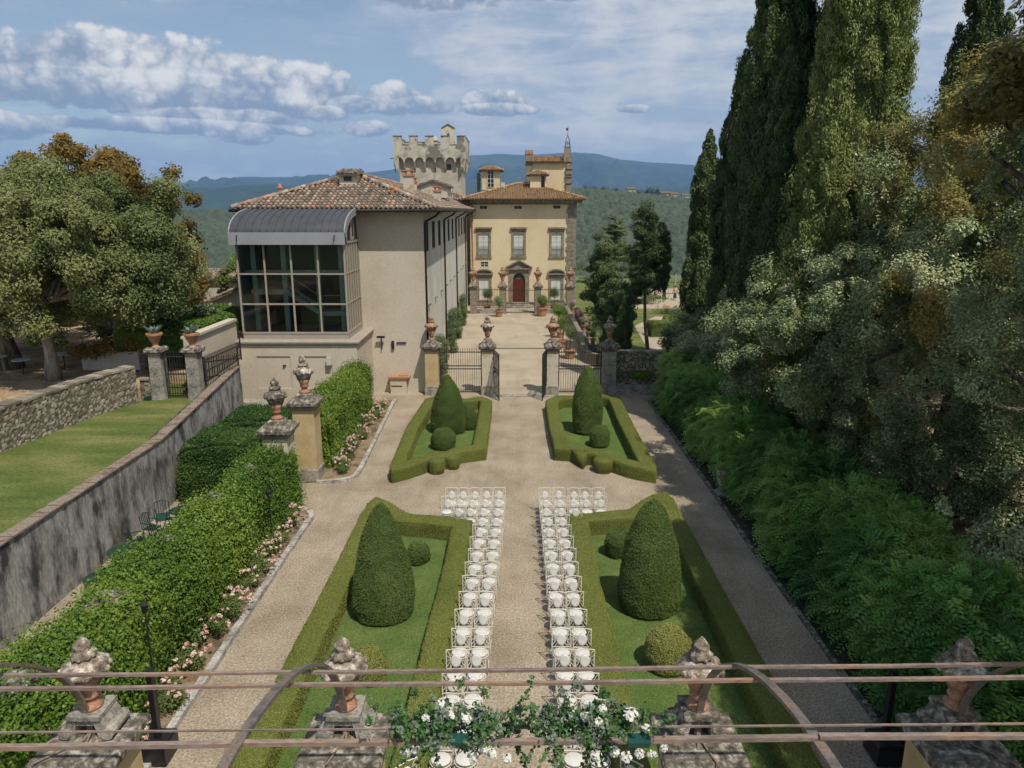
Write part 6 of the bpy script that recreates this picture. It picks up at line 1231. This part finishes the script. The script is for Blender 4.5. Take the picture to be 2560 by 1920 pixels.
def low_house(name, lab, x0, x1, y0, y1, z0, ze, rise, axis='x', mat=TILE1, wall=BEIGE2):
    h = thing(name, lab, 'building', ((x0+x1)/2, (y0+y1)/2, z0), 'low outbuildings left of the wing'); m = MB(); xm, ym = (x0+x1)/2, (y0+y1)/2
    m.add([(x0, y0, z0), (x1, y0, z0), (x1, y0, ze), (x0, y0, ze), (x0, y1, z0), (x1, y1, z0), (x1, y1, ze), (x0, y1, ze)], [(0, 1, 2, 3), (1, 5, 6, 2), (5, 4, 7, 6), (4, 0, 3, 7)])
    if axis == 'y': m.add([(x0, y0, ze), (x1, y0, ze), (xm, y0, ze+rise)], [(0, 1, 2)])
    else: m.add([(x0, y0, ze), (x0, y1, ze), (x0, ym, ze+rise)], [(0, 1, 2)]); m.add([(x1, y0, ze), (x1, y1, ze), (x1, ym, ze+rise)], [(0, 1, 2)])
    m.build('wall', wall, h)
    if axis == 'y':
        w = xm-x0+.3; s = math.hypot(w, rise); tiled('roof_slope', (x1+.3, y0-.3, ze), (0, 1, 0), (-w, 0, rise), [(0, 0), (y1-y0+.6, 0), (y1-y0+.6, s), (0, s)], mat, h, .3, .42); tiled('roof_slope', (x0-.3, y1+.3, ze), (0, -1, 0), (w, 0, rise), [(0, 0), (y1-y0+.6, 0), (y1-y0+.6, s), (0, s)], mat, h, .3, .42)
    else:
        w = ym-y0+.3; s = math.hypot(w, rise); tiled('roof_slope', (x0-.3, y0-.3, ze), (1, 0, 0), (0, w, rise), [(0, 0), (x1-x0+.6, 0), (x1-x0+.6, s), (0, s)], mat, h, .3, .42); tiled('roof_slope', (x1+.3, y1+.3, ze), (-1, 0, 0), (0, -w, rise), [(0, 0), (x1-x0+.6, 0), (x1-x0+.6, s), (0, s)], mat, h, .3, .42)
    return h
low_house('outbuilding', 'low gabled outbuilding with tiled roof right beside the glazed bay', -18.6, -14.6, 44, 52, 0, 5.0, 1.0, 'y')
low_house('outbuilding', 'pale flat fronted outbuilding behind the gabled one', -25.5, -16.0, 56, 62, 0, 5.3, .5, 'x')
low_house('outbuilding', 'brick toned outbuilding half hidden by the big left tree', -29.5, -25.6, 54, 60, 0, 4.9, .7, 'x', wall=COPE)
# left terrace furniture under the tree
MB().box(-30.5, -29.7, 43, 43.8, 3.0, 4.3).build('white_crate', CLW, label='white covered stand in the shade at the far left', cat='crate')
for k, (x, y) in enumerate(((-23.0, 32.6), (-21.9, 34.0), (-24.6, 33.4))):
    t = thing('garden_table', 'small dark cafe table under the big tree, ' + ['nearest the pale trunk', 'just behind the pale trunk', 'further left of the pale trunk'][k], 'table', (x, y, 3.0), 'cafe tables under the big tree'); MB().lathe(x, y, [(.4, 0), (.4, .03)], 18, z=3.7).build('tabletop', SHUT, t); MB().tube([(x, y, 3), (x, y, 3.7)], .03, 6).build('column', IRON, t)

# right: cypresses
def cypress(x, y, h, r, lab, seed, mat=CYP, per=240, n=200, leaf=.20, base=1.2, tb=.45, gaps=False, lean=0., z0=0.):
    rs = random.Random(seed); cl = []
    for k in range(n):
        f = rs.random()**.9; z = base+(h-base)*f; prof = (min(1, f*6+.45))*(1-f**2.6)**.75*(1+.16*math.sin(f*9+seed)); a = rs.uniform(0, 2*PI); rr = r*prof*(1-.35*rs.random()**2)*(1+.2*mnoise.noise(Vector((math.cos(a)*1.3, math.sin(a)*1.3, z*.35+seed))))
        if gaps and mnoise.noise(Vector((math.cos(a), math.sin(a), z*.5+seed*3))) > .25: continue
        q = rs.uniform(.30, .58)*(.6+.5*r/2)*max(.45, prof); cl.append((Vector((x+lean*f+rr*math.cos(a), y+rr*math.sin(a), z0+z)), (q*.8, q*.8, q*1.6)))
    t_ = tree('cypress', lab, 'cypress', (x, y, z0), [(0, 0, 0), (lean*.3, 0, h*.3), (lean*.6, 0, h*.6), (lean, 0, h*.92)], cl, leaf, mat, per, 'cypresses right of the gate', lo=.45, tb=tb, tv=.45, patch=.5, trunk_r=.22+r*.05, limbs=0, jit=.75, asp=.36, up=(0, 0, 1.2), face=.15)
    co_ = MB(); pf = lambda f: r*(.66 if not gaps else .42)*(min(1, f*6+.45))*(1-f**2.6)**.75*(1+.16*math.sin(f*9+seed))
    co_.lathe(x, y, [(max(.03, pf(k/30)), z0+base+(h-base)*.97*k/30) for k in range(31)], 16); co_.v = [(a+lean*max(0, (c-z0-base)/(h-base)), b, c) for a, b, c in co_.v]
    leafy(co_, int(900*h*max(.6, r)), leaf*1.05, mat, 'inner_crown', t_, out=.16, amp=r*.24, asc=.9, jit=.9, tbias=tb-.12, tvar=.5, patch=.6, aspect=.4, upb=.1); return t_
cypress(13.1, 49.5, 15.5, 1.25, 'slim free standing cypress at the left end of the tall row', 1, n=190, base=3.0, tb=.6, leaf=.20)
cypress(12.95, 43, 18.8, 1.25, 'dark cypress leaning just right of the slim one', 2, n=260, base=1, leaf=.19, tb=.4, per=260)
cypress(14.1, 42, 27, 1.75, 'very tall cypress with gaps of sky, behind the dark leaning one', 3, n=380, base=3, gaps=True, leaf=.19, tb=.5, per=260)
cypress(12.7, 35.5, 27, 1.9, 'broad dark cypress in the middle of the row', 4, n=640, leaf=.16, tb=.4, per=300, z0=1.4)
cypress(15.2, 35.0, 27, 2.0, 'second broad dark cypress behind the sunlit one', 5, n=520, leaf=.17, tb=.5, per=280, z0=1.4)
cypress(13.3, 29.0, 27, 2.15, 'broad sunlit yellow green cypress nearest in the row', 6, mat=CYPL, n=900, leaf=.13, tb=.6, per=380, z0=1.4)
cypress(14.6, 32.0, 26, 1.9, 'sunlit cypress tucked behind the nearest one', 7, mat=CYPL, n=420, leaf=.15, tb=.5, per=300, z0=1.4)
cypress(11.4, 31.5, 15.5, 1.35, 'dark cypress added beside the row to shade the right path', 16, n=260, leaf=.16, tb=.4, per=280, z0=1.4)  # extra cypress, placed so its shadow covers the far right path
cypress(11.6, 27.2, 12.0, 1.4, 'short sunlit cypress added before the tall sunlit one to shade the path', 17, mat=CYPL, n=240, leaf=.13, tb=.55, per=320, z0=1.4)  # extra short cypress, put here for the shade it throws on the path
cypress(22.6, 37, 24, 1.8, 'dark cypress top rising above the amber oak', 8, n=300, leaf=.19, tb=.45)
GC = 'cypresses right of the gate'
tree('cypress', 'slim dark tree with a bare leaning trunk and rounded forked crown', 'cypress', (8.9, 45.9, 0), [(0, 0, 0), (.05, .2, 1.6), (-.15, .5, 3.4), (-.25, .7, 6.5)], shell((8.6, 46.6, 8.0), (.95, .95, 3.0), 110, .42, 301, zlo=-.95, inner=.6)+shell((9.75, 46.8, 7.5), (.5, .55, 2.3), 55, .32, 302, zlo=-.95, inner=.6)+shell((8.0, 46.4, 5.7), (.5, .5, 1.5), 40, .3, 303, zlo=-.95, inner=.6), .13, CYP, 300, GC, tb=.25, tv=.4, trunk_r=.17, limbs=9, face=.25, asp=.45)
tree('cypress', 'loose rounded dark conifer by the courtyard parapet', 'cypress', (7.1, 53.5, 0), [(0, 0, 0), (0, 0, 3), (0, 0, 6)], shell((7.0, 53.5, 5.3), (1.2, 1.2, 3.5), 150, .5, 304, zlo=-.95, inner=.6, lump=.4), .15, CYP, 300, GC, tb=.5, tv=.5, trunk_r=.2, limbs=8, face=.35, asp=.5, hole=.25)
tree('cypress', 'lower rounded dark conifer leaning over the parapet corner', 'cypress', (7.6, 50.8, 0), [(0, 0, 0), (0, 0, 2), (0, 0, 4)], shell((7.45, 50.8, 3.0), (1.05, 1.2, 2.6), 110, .45, 305, zlo=-.95, inner=.6, lump=.4), .15, CYP, 300, GC, tb=.4, tv=.5, trunk_r=.18, limbs=6, face=.35, asp=.5, hole=.25)
cypress(7.35, 46.2, 4.9, .5, 'short dark pointed cypress behind the shaded rubble wall', 14, n=110, base=.1, leaf=.13, tb=.2)
# cedar with layered shelves of needles
cd = thing('cedar', 'light green cedar with flat layered branches behind the cypresses', 'cedar', (8.9, 63, 0)); MB().tube([(8.9, 63, 0), (9.0, 63, 5), (8.95, 63, 9.7)], [.3, .2, .05], 8).build('trunk', BARK, cd); l = LV(); lm = MB()
for k in range(44):
    z = 2.5+7.2*k/44+random.uniform(-.2, .2); L = max(.5, (10.4-z)*.5)*random.uniform(.6, 1.1); a = k*2.4; e = Vector((8.95+L*math.cos(a), 63+L*math.sin(a), z+.25)); lm.tube([(8.95, 63, z), e], [.05, .02], 4)
    for q in range(3): f = .45+.3*q; l.put(*foliage_ball((8.95+L*f*math.cos(a), 63+L*f*math.sin(a), z+.2*f+.1), (.75*L*.33+.2, .75*L*.33+.2, .10), 130, .22, .2, jit=.4, asp=.4, tb=.6))
lm.build('branches', BARK, cd); l.build('crown', CEDAR, cd)
# oak grove on the right
amb = lambda c: c.z > 11.4+mnoise.noise(c*.5)*4.5 or mnoise.noise(c*.45+Vector((3, 1, 7))) > .47
GO = 'evergreen oaks on the right terrace'
def oak(lab, base, sets, leaf, per, seed, tb=.5, m2=None, hole=.43):
    cl = []
    for k, (c, r, n, q) in enumerate(sets): cl += shell(c, r, n, q, seed+k, lump=.35, zlo=-.85)
    b = Vector(base); e = Vector(sets[0][0])-b
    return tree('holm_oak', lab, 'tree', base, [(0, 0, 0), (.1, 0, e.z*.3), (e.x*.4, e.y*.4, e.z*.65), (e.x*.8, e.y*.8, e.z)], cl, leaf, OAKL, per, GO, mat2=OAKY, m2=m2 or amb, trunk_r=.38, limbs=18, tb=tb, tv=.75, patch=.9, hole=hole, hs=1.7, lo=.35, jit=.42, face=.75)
oak('largest evergreen oak with amber new leaves, filling the right side', (15.6, 24.5, 1.45), [((15.6, 23.4, 9.0), (4.3, 4.8, 5.6), 380, .75), ((11.0, 24.6, 6.2), (3.2, 4.6, 3.2), 230, .62)], .098, 1150, 41)
oak('evergreen oak overhanging the wisteria at the right edge', (15.3, 17, 1.45), [((14.2, 16.6, 6.2), (3.7, 4.2, 4.6), 270, .60), ((12.6, 19.5, 4.2), (2.0, 3.0, 2.6), 90, .5)], .085, 1000, 51, tb=.5, m2=lambda c: mnoise.noise(c*.6) > .42)
oak('shadowy evergreen oak between the near oak and the cypresses', (13.6, 32.5, 1.45), [((12.0, 30.5, 4.6), (1.9, 4.4, 3.0), 190, .6), ((11.6, 36.0, 4.0), (1.6, 3.0, 2.2), 80, .55)], .14, 620, 61, tb=.42, m2=lambda c: mnoise.noise(c*.6+Vector((5, 0, 0))) > .30)
oak('dark evergreen oak filling the gap behind the largest oak', (22, 31, 1.45), [((20.5, 31, 8.0), (4.5, 5, 7), 170, 1.1)], .22, 420, 71, tb=.4)
oak('oak boughs reaching in at the upper right edge above the near oak', (14.8, 15.8, 1.45), [((11.5, 15.6, 12.0), (1.3, 3.6, 1.7), 75, .5)], .075, 1000, 95, tb=.5)  # boughs above the near oak, extended to shade the right path
oak('big oak out of view on the right, crown shaped to shade the right path', (14.5, 7.5, 1.45), [((11.9, 9.2, 13.3), (2.5, 7.2, 2.4), 420, .85)], .15, 900, 91, tb=.4, hole=.05)  # unseen oak, its long crown placed to cast shade on the path
for k, (x, y, z, rx, ry, rz, n, lab) in enumerate(((12.3, 14.6, 2.4, 1.1, 2.0, 1.3, 50, 'leafy understory bush behind the wall, nearest the camera'), (12.6, 26.5, 2.8, 1.3, 2.4, 1.8, 60, 'leafy understory bush below the largest oak'), (12.0, 22.6, 2.6, 1.0, 2.0, 1.5, 50, 'leafy understory bush between the two big oaks'), (13.5, 20, 2.8, 1.5, 2.4, 1.8, 50, 'dark understory bush deep in the grove'))):
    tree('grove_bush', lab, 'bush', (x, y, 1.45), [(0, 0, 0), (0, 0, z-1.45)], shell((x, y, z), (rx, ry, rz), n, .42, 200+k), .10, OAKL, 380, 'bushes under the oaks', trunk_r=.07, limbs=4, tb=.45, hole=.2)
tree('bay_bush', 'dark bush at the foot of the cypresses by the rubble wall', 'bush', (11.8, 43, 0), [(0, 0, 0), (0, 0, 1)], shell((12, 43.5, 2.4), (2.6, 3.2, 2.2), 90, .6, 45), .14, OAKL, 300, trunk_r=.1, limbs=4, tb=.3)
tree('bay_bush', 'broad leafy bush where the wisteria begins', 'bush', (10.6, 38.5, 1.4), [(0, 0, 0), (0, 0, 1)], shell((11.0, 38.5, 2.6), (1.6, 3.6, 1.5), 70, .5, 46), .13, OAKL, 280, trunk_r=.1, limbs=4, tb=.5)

# ============================================================ GARDEN BEYOND THE CYPRESSES
leafy(sweep([(11.8, 60.5), (13.6, 60.8), (14.3, 63.5), (16.5, 65.5)], 1.3, 1.25, closed=False), 9000, .11, YEW, 'box_hedge', out=.05, amp=.08, label='clipped green hedge beside the distant garden path', cat='hedge', tbias=.7)
leafy(sweep([(15.5, 58.5), (17.5, 61), (17.2, 66)], 1.5, 1.5, closed=False), 9000, .11, YEW, 'box_hedge', out=.05, amp=.08, label='taller clipped hedge right of the distant garden path', cat='hedge', tbias=.6)
for k, (x, y, w) in enumerate(((17, 74, 5), (22, 77, 4), (15, 82, 5), (25, 83, 5))):
    f = LV(); f.put(*foliage_ball((x, y, .35), (w/2, .8, .45), 1200, .16, .3)); o = f.build('flower_bed', SHRUB); tag(o, 'low planted bed in the distant garden, ' + ['nearest the hedges', 'right of the nearest one', 'left, close to the guests', 'furthest right'][k], 'flower bed', 'beds of the distant garden')
    b = LV(); 
    for q in range(12): b.put(*foliage_ball((x+random.uniform(-.45, .45)*w, y+random.uniform(-.5, .5), .8), .18, 40, .12, .5))
    b.build('blooms', PINK if k % 2 else CLR, o)
fence('garden_screen', (16, 92), (34, 92), 1.6, 'dark boundary rail at the end of the distant garden', 'fence', sp=.6, rails=(.8,), posts=False)
for k in range(6): x = 18+k*2.6; MB().tube([(x, 90, 0), (x, 90, 2.8)], .06, 5).build('yellow_post', YPLAST, label='slim ochre post in the distant garden, %s from the left' % ORD[k], cat='post', group='ochre posts in the distant garden')
def person(x, y, rz, top, lab, s=1.):
    me = bpy.data.meshes.new('body'); J = [(0, 0, .95), (0, 0, 1.2), (0, 0, 1.42), (0, -.01, 1.52), (0, -.02, 1.62), (0, -.01, 1.74), (.2, 0, 1.40), (.26, -.02, 1.13), (.27, -.10, .9), (-.2, 0, 1.40), (-.26, -.02, 1.13), (-.25, -.10, .9), (.1, 0, .9), (.11, -.02, .5), (.12, .02, .06), (.12, -.12, .03), (-.1, 0, .9), (-.12, -.02, .5), (-.13, .05, .06), (-.13, -.09, .03)]
    E_ = [(0, 1), (1, 2), (2, 3), (3, 4), (4, 5), (2, 6), (6, 7), (7, 8), (2, 9), (9, 10), (10, 11), (0, 12), (12, 13), (13, 14), (14, 15), (0, 16), (16, 17), (17, 18), (18, 19)]; rr = [.15, .14, .15, .055, .10, .08, .06, .045, .035, .06, .045, .035, .09, .065, .04, .035, .09, .065, .04, .035]
    me.from_pydata(J, E_, []); o = bpy.data.objects.new('person', me); COL.objects.link(o); sk = o.modifiers.new('skin', 'SKIN'); 
    for i, v in enumerate(me.skin_vertices[0].data): v.radius = (rr[i], rr[i]*.75); v.use_root = i == 0
    o.modifiers.new('sub', 'SUBSURF').levels = 1; me.materials.append(SKIN); me.materials.append(top); o.location = (x, y, .0); o.rotation_euler = (0, 0, rz); o.scale = (s, s, s); tag(o, lab, 'person', 'guests in the distant garden')
    def part(name, rings, mat):
        m = MB()
        vs = []; fs = []; n = 12
        for z, a, b in rings: vs += [(a*math.cos(2*PI*k/n), b*math.sin(2*PI*k/n), z) for k in range(n)]
        for i in range(len(rings)-1): fs += [(i*n+k, i*n+(k+1) % n, (i+1)*n+(k+1) % n, (i+1)*n+k) for k in range(n)]
        m.add(vs, fs); q = mesh_obj(name, m.v, m.f, mat, None, True); q.parent = o; return q
    part('shirt', [(.88, .19, .15), (1.15, .18, .14), (1.36, .24, .15), (1.46, .12, .09)], top); part('trousers', [(.3, .22, .16), (.6, .20, .15), (.92, .185, .145)], CLD); part('hair', [(1.62, .10, .11), (1.72, .105, .11), (1.79, .06, .07), (1.81, .01, .01)], HAIR)
for k, (x, y, tp_, what) in enumerate(((16.2, 84.5, CLW, 'guest in a pale shirt standing furthest left among the trees'), (17.2, 85.2, CLR, 'guest in coral standing beside the furthest left guest'), (18.0, 84.0, CLD, 'guest in dark clothes in the middle of the group'), (19.6, 85.5, YPLAST, 'guest in tan clothes right of the one in dark clothes'), (20.8, 84.2, CLW, 'guest in a pale shirt standing apart on the right'), (24.0, 86.5, CLR, 'guest in coral alone by the ochre posts'))):
    person(x, y, k*1.1, tp_, what)

# ============================================================ THE AIR
hz = MB().box(-9500, 9500, -400, 14000, -140, 900).build('haze', GRAVEL, kind='stuff'); hm = bpy.data.materials.new('haze air'); hm.use_nodes = True; hm.node_tree.nodes.clear()
ho_ = hm.node_tree.nodes.new('ShaderNodeOutputMaterial'); pv = hm.node_tree.nodes.new('ShaderNodeVolumePrincipled'); pv.inputs['Color'].default_value = (.30, .55, 1, 1); pv.inputs['Density'].default_value = HAZE = .00008; pv.inputs['Anisotropy'].default_value = .0
hm.node_tree.links.new(pv.outputs[0], ho_.inputs['Volume']); hz.data.materials.clear(); hz.data.materials.append(hm)

# dark pines on the ridge line
l = LV()
for k in range(150):
    x = random.choice((random.uniform(118, 182), random.uniform(210, 254))); y = 1225+random.uniform(-6, 8); z = float(terrain_z(x, y)); hh = random.uniform(5, 10)+(6 if 225 < x < 245 else 0)
    l.put(*foliage_ball((x, y, z+hh*.8), (2.6, 2.6, hh*.8), 60, 1.8, .3, tb=.15, tv=.2))
tag(l.build('ridge_pines', CYP), kind='stuff')
